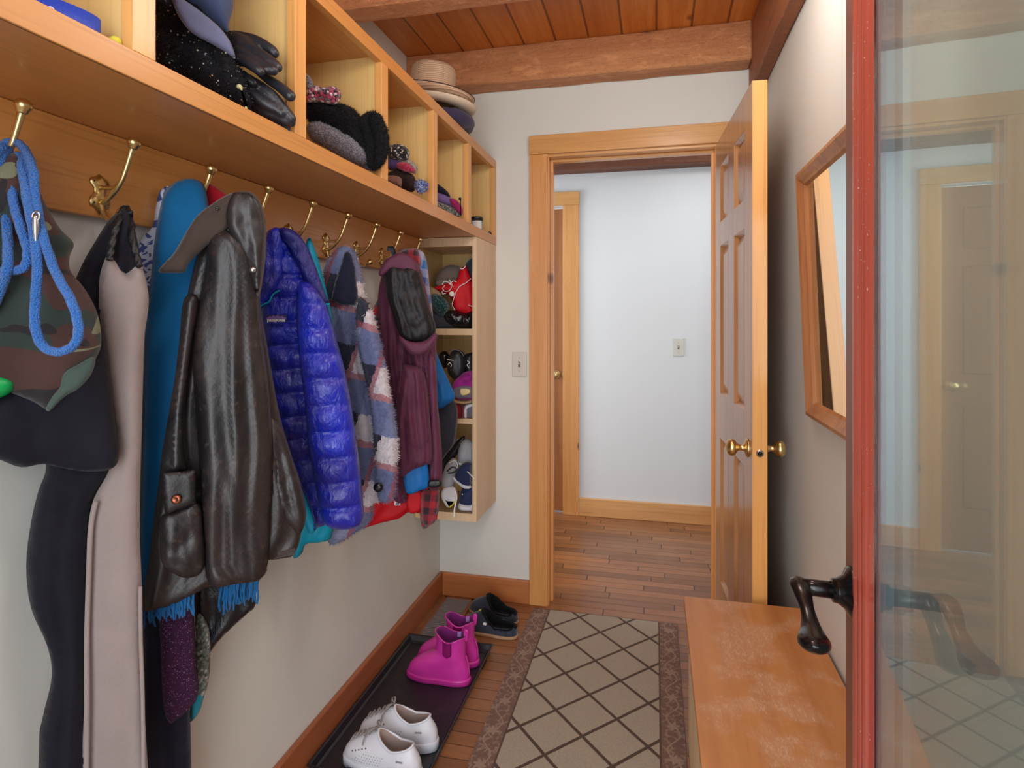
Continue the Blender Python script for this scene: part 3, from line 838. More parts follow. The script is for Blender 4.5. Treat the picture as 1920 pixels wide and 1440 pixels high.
beam('beam_hall', 'dark beam above the hall wall', -2.3, 1.4, 3.86, YH, 2.272, 2.46, M['darkbeam'])

# baseboards
def board(name, b, mat): return struct(name, b, mat)
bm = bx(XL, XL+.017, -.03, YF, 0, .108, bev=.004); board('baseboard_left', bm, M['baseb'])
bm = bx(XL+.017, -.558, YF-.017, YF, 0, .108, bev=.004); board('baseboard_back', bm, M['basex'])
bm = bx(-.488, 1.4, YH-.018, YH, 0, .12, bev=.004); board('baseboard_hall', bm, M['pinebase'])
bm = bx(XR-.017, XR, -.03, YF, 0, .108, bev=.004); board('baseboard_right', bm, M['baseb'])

# doorway trim
def casing(name, x0, x1, z0, z1, yface, mat, out=-1, th=.018):
    b = NB()
    y0, y1 = (yface-th, yface) if out < 0 else (yface, yface+th)
    box(b, x0, x1, y0, y1, z0, z1, bev=.003)
    return struct(name, b, mat)
casing('trim_1', -.558, -.474, 0, DZ+.012, YF, M['pine'])
casing('trim_2', -.560, DX1+.095, DZ+.012, DZ+.098, YF, M['piney'], th=.022)
casing('trim_3', DX1+.010, DX1+.090, 0, DZ+.012, YF, M['pine'])
b = NB()   # jambs and stops
box(b, DX0-.015, DX0, YF-.005, YF+.125, 0, DZ, bev=.002); box(b, DX0, DX0+.012, YF+.045, YF+.08, 0, DZ-.012, bev=.002)
box(b, DX1, DX1+.015, YF-.005, YF+.125, 0, DZ, bev=.002); box(b, DX1-.012, DX1, YF+.045, YF+.08, 0, DZ-.012, bev=.002)
struct('trim_4', b, M['pine'])
b = NB(); box(b, DX0-.015, DX1+.015, YF-.005, YF+.125, DZ, DZ+.015, bev=.002); box(b, DX0, DX1, YF+.045, YF+.08, DZ-.012, DZ, bev=.002)
struct('trim_5', b, M['piney'])
struct('trim_6', bx(HD1-.003, HD1+.105, YH-.018, YH, 0, 2.065, bev=.003), M['pine'])
struct('trim_7', bx(HD0-.1, HD1+.107, YH-.022, YH, 2.065, 2.155, bev=.003), M['piney'])
struct('trim_8', bx(HD0-.1, HD0+.003, YH-.018, YH, 0, 2.065, bev=.003), M['pine'])
b = NB(); box(b, .222, .262, -.16, -.03, 0, 2.08, bev=.003); box(b, -.74, -.70, -.16, -.03, 0, 2.08, bev=.003); box(b, -.74, .262, -.16, -.03, 2.08, 2.12, bev=.003)
struct('trim_9', b, M['red'])

# hall door (flat leaf set back in its frame)
dr = bpy.data.objects.new('door_2', None); COL.objects.link(dr); dr.location = (HD0, YH+.03, 0); dr['kind'] = 'structure'
b = bx(HD0+.004, HD1-.004, YH+.03, YH+.07, .008, 2.05, bev=.002)
put('door_leaf', b, M['doorh'], dr)
b = NB()
for x0, x1 in ((HD0+.11, HD0+.335), (HD0+.43, HD1-.115)):
    for z0, z1 in ((.25, .82), (1.0, 1.6), (1.7, 1.93)):
        box(b, x0, x1, YH+.026, YH+.031, z0, z1, bev=.004)
put('door_panels', b, M['doorh'], dr)
b = NB(); kp = PY(1047, 702, YH+.02)
KNOB = [(0.0, 0), (.029, 0), (.030, .003), (.024, .008), (.012, .011), (.0095, .018), (.0095, .028), (.014, .034), (.0235, .040), (.0275, .048), (.0265, .056), (.020, .063), (.008, .066), (0, .0665)]
lathe(b, KNOB, (HD1-.055, YH+.03, kp.z), (0, -1, 0))
put('knob', b, M['brass'], dr)
b = bx(HD1-.012, HD1+.001, YH+.012, YH+.029, kp.z-.01, kp.z+.01, bev=.002); put('strike_plate', b, M['brass'], dr)
# dark room behind that door is closed off by the leaf itself

# ------------------------------------------------------------------ open inner door (six panels)
hx, hy = .252, 2.676
ang = math.atan2(.041, .70)     # swung to just past square
idr = thing('door_1', 'open honey-coloured six-panel inner door with brass knobs', 'door', (hx, hy, 0), (0, 0, ang))
del idr['category'], idr['label']; idr['kind'] = 'structure'
# local: leaf runs along -y from the hinge, its visible face towards -x
DW, DH, DT = .70, 2.045, .045
b = NB()
zr = [(.012, .24), (.825, 1.006), (1.605, 1.70), (1.93, DH)]
for z0, z1 in zr: box(b, 0, DT, -DW, 0, z0, z1)
cols = [(-.112, 0), (-.405, -.295), (-DW, -.588)]
for y0, y1 in cols:
    for z0, z1 in ((.24, .825), (1.006, 1.605), (1.70, 1.93)): box(b, 0, DT, y0, y1, z0, z1)
bmesh.ops.remove_doubles(b, verts=b.verts, dist=1e-5)
put('leaf', b, M['door'], idr, world=False)
b = bx(.001, DT-.001, -DW-.002, -DW+.001, .012, DH); put('edge_strip', b, M['dooredge'], idr, world=False, label='pale lit edge of the door')
for y0, y1 in ((-.588, -.405), (-.295, -.112)):
    for z0, z1 in ((.24, .825), (1.006, 1.605), (1.70, 1.93)):
        b = NB()
        box(b, .016, DT-.016, y0-.004, y1+.004, z0-.004, z1+.004)
        # raised field with sloping shoulders, both faces
        for s, xf, xr in ((-1, .0155, .006), (1, DT-.0155, DT-.006)):
            i = .012; k = .042
            a = [(xf, y0+i, z0+i), (xf, y1-i, z0+i), (xf, y1-i, z1-i), (xf, y0+i, z1-i)]
            c = [(xr, y0+k, z0+k), (xr, y1-k, z0+k), (xr, y1-k, z1-k), (xr, y0+k, z1-k)]
            A = [b.verts.new(p) for p in a]; B_ = [b.verts.new(p) for p in c]
            b.faces.new(B_)
            for q in range(4): b.faces.new((A[q], A[(q+1) % 4], B_[(q+1) % 4], B_[q]))
        # sticking bead round the panel
        for s, xo, xi in ((-1, .001, .015), (1, DT-.001, DT-.015)):
            fr = [(y0, z0), (y1, z0), (y1, z1), (y0, z1)]; fi = [(y0+.012, z0+.012), (y1-.012, z0+.012), (y1-.012, z1-.012), (y0+.012, z1-.012)]
            A = [b.verts.new((xo, p[0], p[1])) for p in fr]; B_ = [b.verts.new((xi, p[0], p[1])) for p in fi]
            for q in range(4): b.faces.new((A[q], A[(q+1) % 4], B_[(q+1) % 4], B_[q]))
        bmesh.ops.recalc_face_normals(b, faces=b.faces)
        put('panel', b, M['door'], idr, world=False)
for s, x0 in ((-1, 0), (1, DT)):
    b = NB(); lathe(b, KNOB, (x0, -DW+.06, .897), (s, 0, 0)); put('knob', b, M['brass'], idr, world=False)
b = NB(); lathe(b, [(0, 0), (.0115, 0), (.0115, .0012), (0, .0012)], (.0225, -DW-.0015, .893), (0, -1, 0), seg=24)
lt = put('latch_plate', b, M['steel'], idr, world=False, label='round steel latch plate')
b = NB(); lathe(b, [(0, 0), (.007, 0), (.007, .004), (.004, .008), (0, .008)], (.0225, -DW-.0025, .893), (0, -1, 0), seg=20)
put('latch_bolt', b, M['bronze'], lt, world=False)
for z in (.22, 1.05, 1.85):
    b = NB(); lathe(b, [(0, 0), (.006, 0), (.006, .09), (0, .09)], (DT+.004, .006, z), (0, 0, 1), seg=14); put('hinge', b, M['brass'], idr, world=False)

# ------------------------------------------------------------------ red glazed entrance door (leaf swung in along the right wall)
A_ = math.atan(.07)
Fx, Fy = .2635, .937                          # free edge, room-side face
LW = .905
hd = Vector((Fx-sin(A_)*LW, Fy-cos(A_)*LW, 0))
rd = thing('door_3', '', '', hd, (0, 0, -A_)); del rd['category'], rd['label']; rd['kind'] = 'structure'
# local: leaf along +y, room-side face at x=0, thickness towards +x
TH = .045; ST = .058; MW = .050
y0g, y1g = ST+MW, LW-ST-MW; z0g, z1g = .30, 1.98; LH = 2.06
b = NB()
box(b, 0, TH, 0, ST, .012, LH, bev=.002); box(b, 0, TH, LW-ST, LW, .012, LH, bev=.002)
box(b, 0, TH, ST, LW-ST, .012, z0g-MW, bev=.002); box(b, 0, TH, ST, LW-ST, z1g+MW, LH, bev=.002)
put('leaf_frame', b, M['redflat'], rd, world=False)
# moulded glazing bead: a stepped profile swept round the glass on both faces
prof = [(0, .000), (.0005, -.003), (.003, -.0048), (.007, -.0054), (.011, -.0046), (.0135, -.0012), (.0150, .0006), (.017, -.0022), (.0200, -.0030), (.0235, -.0020), (.0255, .0012), (.0275, .0014), (.030, -.0002), (.033, .0004), (.036, .0040), (.042, .0062), (.050, .0095)]
for s in (0, 1):
    b = NB(); rings = []
    for (cy, cz, sy_, sz_) in ((ST, z0g-MW, 1, 1), (LW-ST, z0g-MW, -1, 1), (LW-ST, z1g+MW, -1, -1), (ST, z1g+MW, 1, -1)):
        rings.append([b.verts.new(((px_ if s == 0 else TH-px_), cy+sy_*w, cz+sz_*w)) for w, px_ in prof])
    for q in range(4):
        A, B_ = rings[q], rings[(q+1) % 4]
        for k in range(len(prof)-1):
            f = b.faces.new((A[k], A[k+1], B_[k+1], B_[k])); f.smooth = True
    bmesh.ops.recalc_face_normals(b, faces=b.faces)
    put('glazing_bead', b, M['red'], rd, world=False, smooth=True)
for xg in (.0105, .0305):
    b = bx(xg, xg+.003, y0g-.012, y1g+.012, z0g-.012, z1g+.012); put('glass_pane', b, M['glass'], rd, world=False)
b = NB()
for (a0, a1, c0, c1) in ((y0g-.012, y0g+.003, z0g-.012, z1g+.012), (y1g-.003, y1g+.012, z0g-.012, z1g+.012), (y0g, y1g, z0g-.012, z0g+.003), (y0g, y1g, z1g-.003, z1g+.012)):
    box(b, .0137, .0303, a0, a1, c0, c1)
put('spacer_bar', b, plain('grey_blue_spacer', (120, 138, 156), .4, .6), rd, world=False)
# lever handles on both faces
hz = .937; hyl = LW-.036
for s in (-1, 1):
    x0 = 0 if s < 0 else TH
    b = NB()
    lathe(b, [(0, 0), (.034, 0), (.0345, .002), (.032, .005), (.022, .010), (.0165, .018), (.0155, .024), (0, .024)], (x0, hyl, hz), (s, 0, 0), seg=36)
    ro = put('rose', b, M['bronze'], rd, world=False, smooth=True)
    b = NB()
    X = lambda d: x0+s*d
    tube(b, [(X(.018), hyl, hz), (X(.045), hyl, hz), (X(.062), hyl, hz)], [.0115, .011, .0115], seg=18)
    pts = [(X(.064), hyl+.014, hz+.002), (X(.065), hyl, hz+.003), (X(.064), hyl-.022, hz-.001), (X(.062), hyl-.048, hz-.012), (X(.062), hyl-.075, hz-.022), (X(.063), hyl-.098, hz-.026), (X(.064), hyl-.113, hz-.024)]
    pts += [(X(.065), hyl-.121, hz-.021), (X(.065), hyl-.125, hz-.019)]
    tube(b, [(X(.064), hyl+.020, hz+.002)]+pts, [.002, .010, .0135, .0115, .009, .013, .019, .0165, .010, .003], seg=18, n=5, flat=.6)
    put('lever', b, M['bronze'], rd, world=False, smooth=True)
for z in (.25, 1.03, 1.82):
    b = NB(); lathe(b, [(0, 0), (.007, 0), (.007, .1), (0, .1)], (TH+.004, -.004, z), (0, 0, 1), seg=14); put('hinge', b, M['bronze'], rd, world=False)

# ------------------------------------------------------------------ switch plates
def switch(name, label, x, z, y, w=.070, h=.115):
    t = thing(name, label, 'light switch', (x, y, z))
    b = bx(-w/2, w/2, -.006, 0, -h/2, h/2, bev=.003); put('plate', b, M['plastic_w'], t, world=False)
    b = bx(-.0055, .0055, -.0068, -.005, -.0125, .0125); fr = put('slot', b, M['plastic_d'], t, world=False)
    b = NB(); tube(b, [(0, -.004, -.002), (0, -.016, .007)], [.0042, .0036], seg=8); put('toggle', b, M['plastic_w'], t, world=False)
    for s in (-1, 1):
        b = NB(); lathe(b, [(0, 0), (.003, 0), (.0025, .001), (0, .001)], (0, -.006, s*.03), (0, -1, 0), seg=10); put('screw', b, M['steel'], t, world=False)
switch('light_switch', 'ivory toggle switch plate left of the inner doorway, below the level of the door knob trim', -.6075, 1.098, YF)
bpy.data.objects['light_switch']['label'] = 'ivory toggle switch plate between the tall cubby and the doorway trim'
switch('light_switch', 'ivory toggle switch plate on the cool white hall wall through the doorway', .1475, 1.125, YH)

# ------------------------------------------------------------------ cubby unit
CX = -.72; BACK = XL+.004
zb0, zb1, zt0, zt1 = 1.650, 1.690, 2.004, 2.041
c = thing('cubby_shelf', 'long golden maple wall cubby unit with open square bays above the coat hooks', 'shelf', (XL, 1.35, zb0))
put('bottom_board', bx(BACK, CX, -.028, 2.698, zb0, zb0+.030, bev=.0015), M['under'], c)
put('bottom_rail', bx(CX-.004, CX+.002, -.028, 2.698, zb0, zb1, bev=.001), M['maple'], c)
put('top_board', bx(BACK, CX, -.028, 2.698, zt0+.018, zt1, bev=.0015), M['maple'], c)
put('top_rail', bx(CX-.018, CX+.002, -.028, 2.698, zt0, zt1, bev=.001), M['maple'], c)
put('back_panel', bx(BACK, BACK+.006, -.028, 2.698, zb0+.030, zt0+.018), M['birch'], c)
bays = []
edges = [-.028, .31, .7006, 1.094, 1.494, 1.882, 2.267, 2.660]
for i, y in enumerate(edges):
    if i == 0: put('divider', bx(BACK+.006, CX-.002, y, y+.018, zb0+.030, zt0+.018), M['birch'], c); continue
    last = (i == len(edges)-1)
    put('divider', bx(BACK+.006, CX-.004, y+.006, min(y+.026, 2.698), zb0+.030, zt0+.018), M['birch'], c)
    put('stile', bx(CX-.018, CX+.002, y, y+(.036 if last else .040), zb1, zt0, bev=.001), M['maplez'], c)
ZS = zb0+.0305     # cubby floor

# ------------------------------------------------------------------ hook board
put_board = put('hook_board', bx(XL+.001, -.974, -.028, 2.385, 1.492, 1.6495, bev=.002), M['board'])
tag(put_board, 'long orange birch board under the cubbies that carries the brass hooks', 'board')

# ------------------------------------------------------------------ tall cubby
TY0 = 2.385; TZ0, TZ1 = .463, 1.6495
c = thing('tall_cubby', 'tall narrow maple wall cabinet open towards the entrance, shelves of hats and shoes', 'shelf', (-.85, 2.54, TZ0))
put('side_panel', bx(-.738, -.7195, TY0, 2.698, TZ0, TZ1, bev=.001), M['birchside'], c)
put('side_panel', bx(XL+.003, XL+.018, TY0, 2.698, TZ0, TZ1, bev=.001), M['birch'], c)
put('back_panel', bx(XL+.018, -.738, 2.688, 2.698, TZ0+.02, TZ1-.02), M['birch'], c)
put('top_board', bx(XL+.018, -.738, TY0, 2.688, TZ1-.038, TZ1-.001, bev=.001), M['birchside'], c)
put('shelf_board', bx(XL+.018, -.738, TY0+.002, 2.688, 1.240, 1.266, bev=.001), M['birchside'], c)
put('shelf_board', bx(XL+.018, -.738, TY0+.002, 2.688, .870, .892, bev=.001), M['birchside'], c)
put('bottom_board', bx(XL+.018, -.738, TY0, 2.688, TZ0, TZ0+.034, bev=.001), M['birchside'], c)

# ------------------------------------------------------------------ brass hooks
HY = [.687+.191*k for k in range(9)]; HZ = 1.534
def make_hook():
    t = thing('coat_hook', '', 'coat hook', (-.974, HY[0], HZ), group='brass double hooks on the hook board')
    b = NB()
    out = [(0, .036), (.005, .030), (.0105, .026), (.0115, .018), (.007, .010), (.0065, 0), (.0105, -.008), (.012, -.017), (.0105, -.024), (.005, -.028), (0, -.038)]
    out = [(y*1.75, z) for y, z in out]; pl = [(y, z) for y, z in out]+[(-y, z) for y, z in out[::-1][1:-1]]
    A = [b.verts.new((.0005, y, z)) for y, z in pl]; B_ = [b.verts.new((.0035, y*.92, z*.96)) for y, z in pl]
    Cc = [b.verts.new((.0065, y*.35, z*.8)) for y, z in pl]
    n = len(pl)
    for X1, X2 in ((A, B_), (B_, Cc)):
        for k in range(n): b.faces.new((X1[k], X1[(k+1) % n], X2[(k+1) % n], X2[k])).smooth = True
    b.faces.new(Cc); b.faces.new(A[::-1])
    bmesh.ops.recalc_face_normals(b, faces=b.faces)
    put('back_plate', b, M['brass'], t, world=False)
    for y, z in ((.0125, .0205), (-.0125, .0205), (.013, -.017), (-.013, -.017)):
        b = NB(); lathe(b, [(0, 0), (.0024, 0), (.002, .0012), (0, .0016)], (.0036, y, z), (1, 0, 0), seg=10)
        put('screw', b, M['bronze'], t, world=False)
    b = NB()
    tube(b, [(.004, 0, -.017), (.018, 0, -.011), (.036, 0, .004), (.052, 0, .026), (.064, 0, .054), (.074, 0, .080)], [.0054, .0048, .0045, .0043, .0045, .0055], seg=12, n=5)
    tube(b, [(.004, 0, .012), (.018, 0, .010), (.030, 0, .010), (.042, 0, .014)], [.0042, .0034, .0032, .0036], seg=10, n=4)
    lathe(b, [(0, -.004), (.0065, -.002), (.008, 0), (.0085, .003), (.0108, .006), (.0118, .010), (.0105, .015), (.006, .0185), (0, .0195)], (.0735, 0, .078), (.25, 0, .95), seg=20)
    put('upper_hook', b, M['brass'], t, world=False, smooth=True)
    b = NB()
    tube(b, [(.004, 0, -.018), (.010, 0, -.034), (.020, 0, -.046), (.034, 0, -.048), (.046, 0, -.040)], [.005, .0044, .004, .004, .005], seg=12, n=5)
    lathe(b, [(0, -.001), (.005, 0), (.009, .004), (.0098, .009), (.0085, .014), (.004, .017), (0, .0175)], (.044, 0, -.042), (.75, 0, .6), seg=20)
    put('lower_hook', b, M['brass'], t, world=False, smooth=True)
    return t
HL = ['brass double coat hook with the blue rope looped over it',
      'brass double coat hook fully in view, taupe wrap hanging from its lower ball',
      'brass double coat hook whose tip rises behind the teal scarf',
      'brass double coat hook whose tip rises behind the brown leather collar',
      'brass double coat hook just above the blue quilted jacket shoulder',
      'brass double coat hook above the fuzzy plaid coat',
      'bare brass double coat hook between the plaid coat and the maroon hood',
      'brass double coat hook with a striped loop, beside the maroon hood',
      'brass double coat hook farthest along, next to the tall cubby']
hk = make_hook()
for i in range(9):
    t = hk
    if i:
        t = hk.copy(); COL.objects.link(t)
        for ch in [o for o in COL.objects if o.parent == hk]:
            cc = ch.copy(); COL.objects.link(cc); cc.parent = t
        t.location = (-.974, HY[i], HZ)
    t['label'] = HL[i]

# ------------------------------------------------------------------ bench
bt = thing('bench', 'low maple bench with a scuffed orange top against the right wall', 'bench', (.265, 1.45, 0))
BY0, BY1 = .975, 1.925
put('seat_top', bx(.087, .432, BY0, BY1, .432, .452, bev=.002), M['bench'], bt, label='orange top with pale scuffs')
put('front_panel', bx(.100, .118, BY0+.02, BY1-.02, 0.001, .432), M['benchside'], bt)
put('end_panel', bx(.118, .422, BY0+.02, BY0+.038, 0.001, .432), M['benchside'], bt)
put('end_panel', bx(.118, .422, BY1-.038, BY1-.02, 0.001, .432), M['benchside'], bt)
put('bottom_board', bx(.118, .422, BY0+.038, BY1-.038, .06, .078), M['benchside'], bt)

# ------------------------------------------------------------------ mirror leaning off the right wall
mt = Vector((.430, 1.825, 1.036)); tilt = math.atan2(.027, .681)
m = thing('wall_mirror', 'wood-framed wall mirror tipped forward on the right wall behind the red door', 'mirror', (.430, 1.825, 1.036), (0, -tilt, 0))
# local: frame from y=-w..0, z 0..h, front at x=0 (facing -x)
mw, mh, fw = .52, .682, .046
b = NB(); rings = []
pr = [(0, .006), (0, -.012), (.006, -.020), (.016, -.022), (.026, -.016), (.034, -.010), (.040, -.008), (fw, .000)]
for (cy, cz, sy_, sz_) in ((-mw, 0, 1, 1), (0, 0, -1, 1), (0, mh, -1, -1), (-mw, mh, 1, -1)):
    rings.append([b.verts.new((x, cy+sy_*w, cz+sz_*w)) for w, x in pr])
for q in range(4):
    A, B_ = rings[q], rings[(q+1) % 4]
    for k in range(len(pr)-1): b.faces.new((A[k], A[k+1], B_[k+1], B_[k]))
bmesh.ops.recalc_face_normals(b, faces=b.faces)
put('frame', b, wood('mirror_frame_wood', (150, 92, 54), (196, 136, 88), 'Z', 22, .35), m, world=False)
put('mirror_glass', bx(.000, .003, -mw+fw-.002, -fw+.002, fw-.002, mh-fw+.002), M['mirror'], m, world=False)
put('backing', bx(.0032, .007, -mw+.004, -.004, .004, mh-.004), M['doorh'], m, world=False)

# ------------------------------------------------------------------ rug
RX = -.220
b = bx(RX-.3135, RX+.3135, .10, 2.648, .0005, .008, bev=.003)
rg = put('runner_rug', b, M['rug'], world=True)
rg.location = (RX, 2.506, rg.location.z)
for v in rg.data.vertices: v.co.y += (.10+2.648)/2-2.506
tag(rg, 'tan trellis-patterned runner rug with brown scrolling side borders', 'rug')

# ------------------------------------------------------------------ floor vent
t = thing('floor_vent', 'slatted floor vent in a worn wooden frame in the far left corner', 'vent', (-.885, 2.48, 0))
b = NB()
vx0, vx1, vy0, vy1 = -.958, -.812, 2.30, 2.665
box(b, vx0, vx0+.016, vy0, vy1, .0005, .009, bev=.002); box(b, vx1-.016, vx1, vy0, vy1, .0005, .009, bev=.002)
box(b, vx0, vx1, vy0, vy0+.016, .0005, .009, bev=.002); box(b, vx0, vx1, vy1-.016, vy1, .0005, .009, bev=.002)
put('frame', b, M['ventwood'], t)
b = NB(); n = 25
for k in range(n):
    y = vy0+.02+(vy1-vy0-.04)*k/(n-1); box(b, vx0+.016, vx1-.016, y-.0030, y+.0030, .003, .008)
put('grille', b, plain('grey_metal_slats', (150, 142, 142), .5, .3), t)
put('duct_pan', bx(vx0+.014, vx1-.014, vy0+.014, vy1-.014, .0003, .0015), M['rubber'], t)

# ------------------------------------------------------------------ boot tray
t = thing('boot_tray', 'long black rubber boot tray along the left baseboard', 'tray', (-.80, 1.9, 0))
tx0, tx1, ty0, ty1 = -.972, -.618, 1.535, 2.277
put('base', bx(tx0+.018, tx1-.018, ty0+.018, ty1-.018, .0008, .005), M['tray'], t)
b = NB(); pr = [(.022, .0008), (.020, .0055), (.014, .010), (.008, .026), (.004, .030), (0, .029), (.001, .025), (.006, .020), (.012, .0008)]
rings = []
for (cx_, cy, sx_, sy_) in ((tx0, ty0, 1, 1), (tx1, ty0, -1, 1), (tx1, ty1, -1, -1), (tx0, ty1, 1, -1)):
    rings.append([b.verts.new((cx_+sx_*w, cy+sy_*w, z)) for w, z in pr])
for q in range(4):
    A, B_ = rings[q], rings[(q+1) % 4]; K = len(pr)
    for k in range(K): b.faces.new((A[k], A[(k+1) % K], B_[(k+1) % K], B_[k]))
bmesh.ops.recalc_face_normals(b, faces=b.faces)
put('rim', b, M['rubber'], t)
# ------------------------------------------------------------------ garments on the hooks
def garment(name, label, cat, ref, group=None):
    p = P(*ref); p = clampv(p, WALLCL)
    return thing(name, label, cat, p, group=group)
def pp(path, yp, dy=0):
    """photo path at a given depth (single number or one per point)"""
    return [P(u, v, (yp[i] if isinstance(yp, (list, tuple)) else yp)) for i, (u, v) in enumerate(path)]
def cords(pts, r, seg=8, n=5, uvtwist=None):
    return tube(NB(), pts, r, seg=seg, n=n, twist=uvtwist)

# --- blue rope leash
t = garment('rope_leash', 'bright blue braided rope leash looped over the nearest brass hook', 'leash', (30, 300, .87))
r_ = .0062
paths = [
 ([(0, 420), (-8, 340), (2, 280), (24, 266), (46, 280), (62, 320), (66, 370), (80, 440), (104, 510), (134, 565), (147, 612), (140, 645), (110, 660), (80, 648), (66, 610), (67, 555), (70, 500), (64, 440), (52, 380), (42, 320), (32, 290)],
  [.87, .88, .885, .885, .88, .86, .85, .835, .825, .815, .81, .81, .81, .81, .81, .815, .82, .83, .84, .86, .875]),
 ([(24, 292), (20, 330), (26, 380), (40, 430), (52, 470), (46, 500), (22, 508), (-8, 506), (-34, 480), (-40, 420), (-24, 350), (0, 300), (16, 280)], [.875, .855, .84, .83, .825, .82, .82, .82, .82, .825, .835, .85, .87, .88]),
 ([(10, 286), (2, 330), (8, 390), (14, 440), (14, 500), (2, 540), (-16, 580), (-40, 600), (-60, 560), (-62, 480), (-46, 390), (-20, 310), (8, 276)], [.88, .86, .845, .835, .81, .82, .82, .82, .82, .82, .825, .835, .86, .88]),
 ([(44, 292), (50, 330), (58, 372), (62, 410)], [.878, .86, .85, .842])]
b = NB()
for pth, dp in paths:
    q = pp(pth, dp)
    tube(b, q, r_, seg=12, n=8, twist=(1.3, .06, 3))
put('rope', b, M['rope'], t, smooth=True)
b = NB(); tube(b, pp([(66, 402), (67, 425), (67, 448), (66, 470)], .825), [.003, .0045, .0025, .0035], seg=10, n=3)
tube(b, pp([(62, 400), (70, 396), (74, 408), (67, 416), (61, 410)], .825), .0014, seg=8, n=3, closed=True)
put('snap_clip', b, M['steel'], t, smooth=True)

# --- camouflage vest
t = garment('camouflage_vest', 'woodland camouflage vest with a green lining behind the blue rope', 'vest', (50, 320, .90))
b = cloth([(-70, 350), (0, 300), (30, 288), (62, 330), (84, 380), (112, 428), (138, 456), (131, 480), (132, 508), (158, 540), (180, 580), (189, 618), (188, 655), (168, 690), (140, 726), (112, 752), (92, 769), (60, 752), (20, 736), (-10, 720), (-70, 700)],
          (60, 520, .88), .028, .04, .035, (.010, 1.6, 3), .012, 16)
put('body', b, M['camo'], t)
b = cloth([(178, 668), (172, 700), (148, 728), (124, 742), (104, 760), (92, 771), (86, 766), (98, 744), (112, 726), (120, 700), (146, 684)], (120, 720, .852), .006, .012, .01, (0, 1, 0), .003, step=.005)
put('lining', b, M['camolining'], t, label='grey-green turned-out lining')
# --- small green plastic thing at the left edge
t0 = garment('toy_ball', 'bright green plastic ball at the left edge under the camouflage vest', 'toy', (-8, 724, .86))
b = NB(); ball(b, P(-14, 724, .845), .024, 4, .02, 2, (1, 1, .75))
put('shell', b, M['green'], t0)
b = cloth([(-60, 748), (-10, 748), (14, 752), (20, 764), (4, 772), (-60, 776)], (-10, 760, .86), .006, .01, .012, step=.006)
put('strap_end', b, plain('grey_band', (120, 128, 128), .5), t0)

# --- navy snow trousers
t = garment('snow_trousers', 'navy black padded trousers hanging long beside the taupe fleece wrap', 'trousers', (230, 400, 1.02))
b = cloth([(222, 398), (236, 392), (250, 420), (262, 480), (256, 520), (232, 560), (212, 640), (214, 740), (222, 856), (208, 886), (178, 935), (173, 1000), (168, 1100), (167, 1200), (166, 1330), (164, 1610), (80, 1610), (73, 1400), (80, 1345), (97, 1268), (88, 1210), (58, 1140), (49, 1060), (58, 980), (72, 920), (86, 872), (60, 800), (80, 700), (120, 580), (152, 500), (180, 450), (205, 412)],
          (140, 850, .985), .035, .03, .03, (.012, 2.2, 5), .010, 12)
put('legs', b, M['navy'], t)
b = cloth([(-50, 742), (20, 720), (80, 700), (150, 640), (190, 610), (206, 690), (216, 790), (223, 856), (206, 880), (160, 884), (110, 876), (80, 870), (40, 876), (0, 862), (-50, 842)],
          (120, 800, .925), .03, .045, .04, (.008, 1.2, 9), .014, 11)
put('folded_seat', b, M['navy'], t)
b = cloth([(226, 396), (240, 400), (246, 440), (214, 470), (190, 520), (168, 580), (156, 560), (150, 522), (176, 468), (204, 424)], (200, 480, 1.0), .012, .02, .02, (.004, 2, 1), .006)
put('waistband', b, M['navy'], t)

# --- taupe fleece wrap with braided cord
t = garment('fleece_wrap', 'long taupe fleece wrap hanging by a black braided cord', 'wrap', (235, 395, 1.06))
b = cloth([(198, 484), (206, 480), (216, 490), (232, 511), (242, 510), (262, 494), (270, 512), (278, 548), (278, 580), (270, 640), (268, 720), (266, 800), (263, 900), (262, 1000), (266, 1100), (267, 1200), (271, 1330), (274, 1610), (156, 1610), (158, 1330), (159, 1200), (162, 1060), (165, 990), (176, 935), (205, 880), (214, 820), (204, 750), (192, 660), (186, 580), (187, 520)],
          (222, 850, .998), .014, .022, .02, (.005, 1.3, 2), .004, 9)
put('wrap', b, M['taupe'], t)
b = cords(pp([(161, 1610), (163, 1330), (163, 1200), (167, 1060), (171, 985), (180, 940)], [.957, .957, .957, .959, .962, .966]), .0036); put('hem', b, M['taupe'], t, smooth=True)
b = cords(pp([(271, 1610), (268, 1330), (264, 1200), (263, 1100)], [1.008, 1.006, 1.005, 1.005]), .003); put('hem', b, M['taupe'], t, smooth=True)
for pth, dp in (([(232, 396), (224, 410), (214, 440), (208, 470), (206, 488)], [1.055, 1.0, .985, .976, .972]), ([(238, 396), (246, 420), (248, 450), (256, 480), (261, 500)], [1.055, 1.02, 1.0, .995, .99]),
                ([(226, 402), (236, 390), (244, 402)], [1.02, 1.03, 1.02])):
    b = cords(pp(pth, dp), .0052, seg=12, n=10, uvtwist=(.9, .22, 3)); put('cord', b, M['black_cord'], t, smooth=True)

# --- white and blue floral cloth
b = cloth([(300, 358), (318, 352), (316, 400), (312, 460), (300, 520), (284, 590), (278, 560), (262, 500), (255, 474), (266, 446), (286, 424), (292, 390)], (285, 470, 1.192), .012, .02, .015, (.006, 1.5, 4), .003)
tag(put('floral_cloth', b, M['floral']), 'white cloth with blue leaves showing left of the teal scarf', 'cloth')

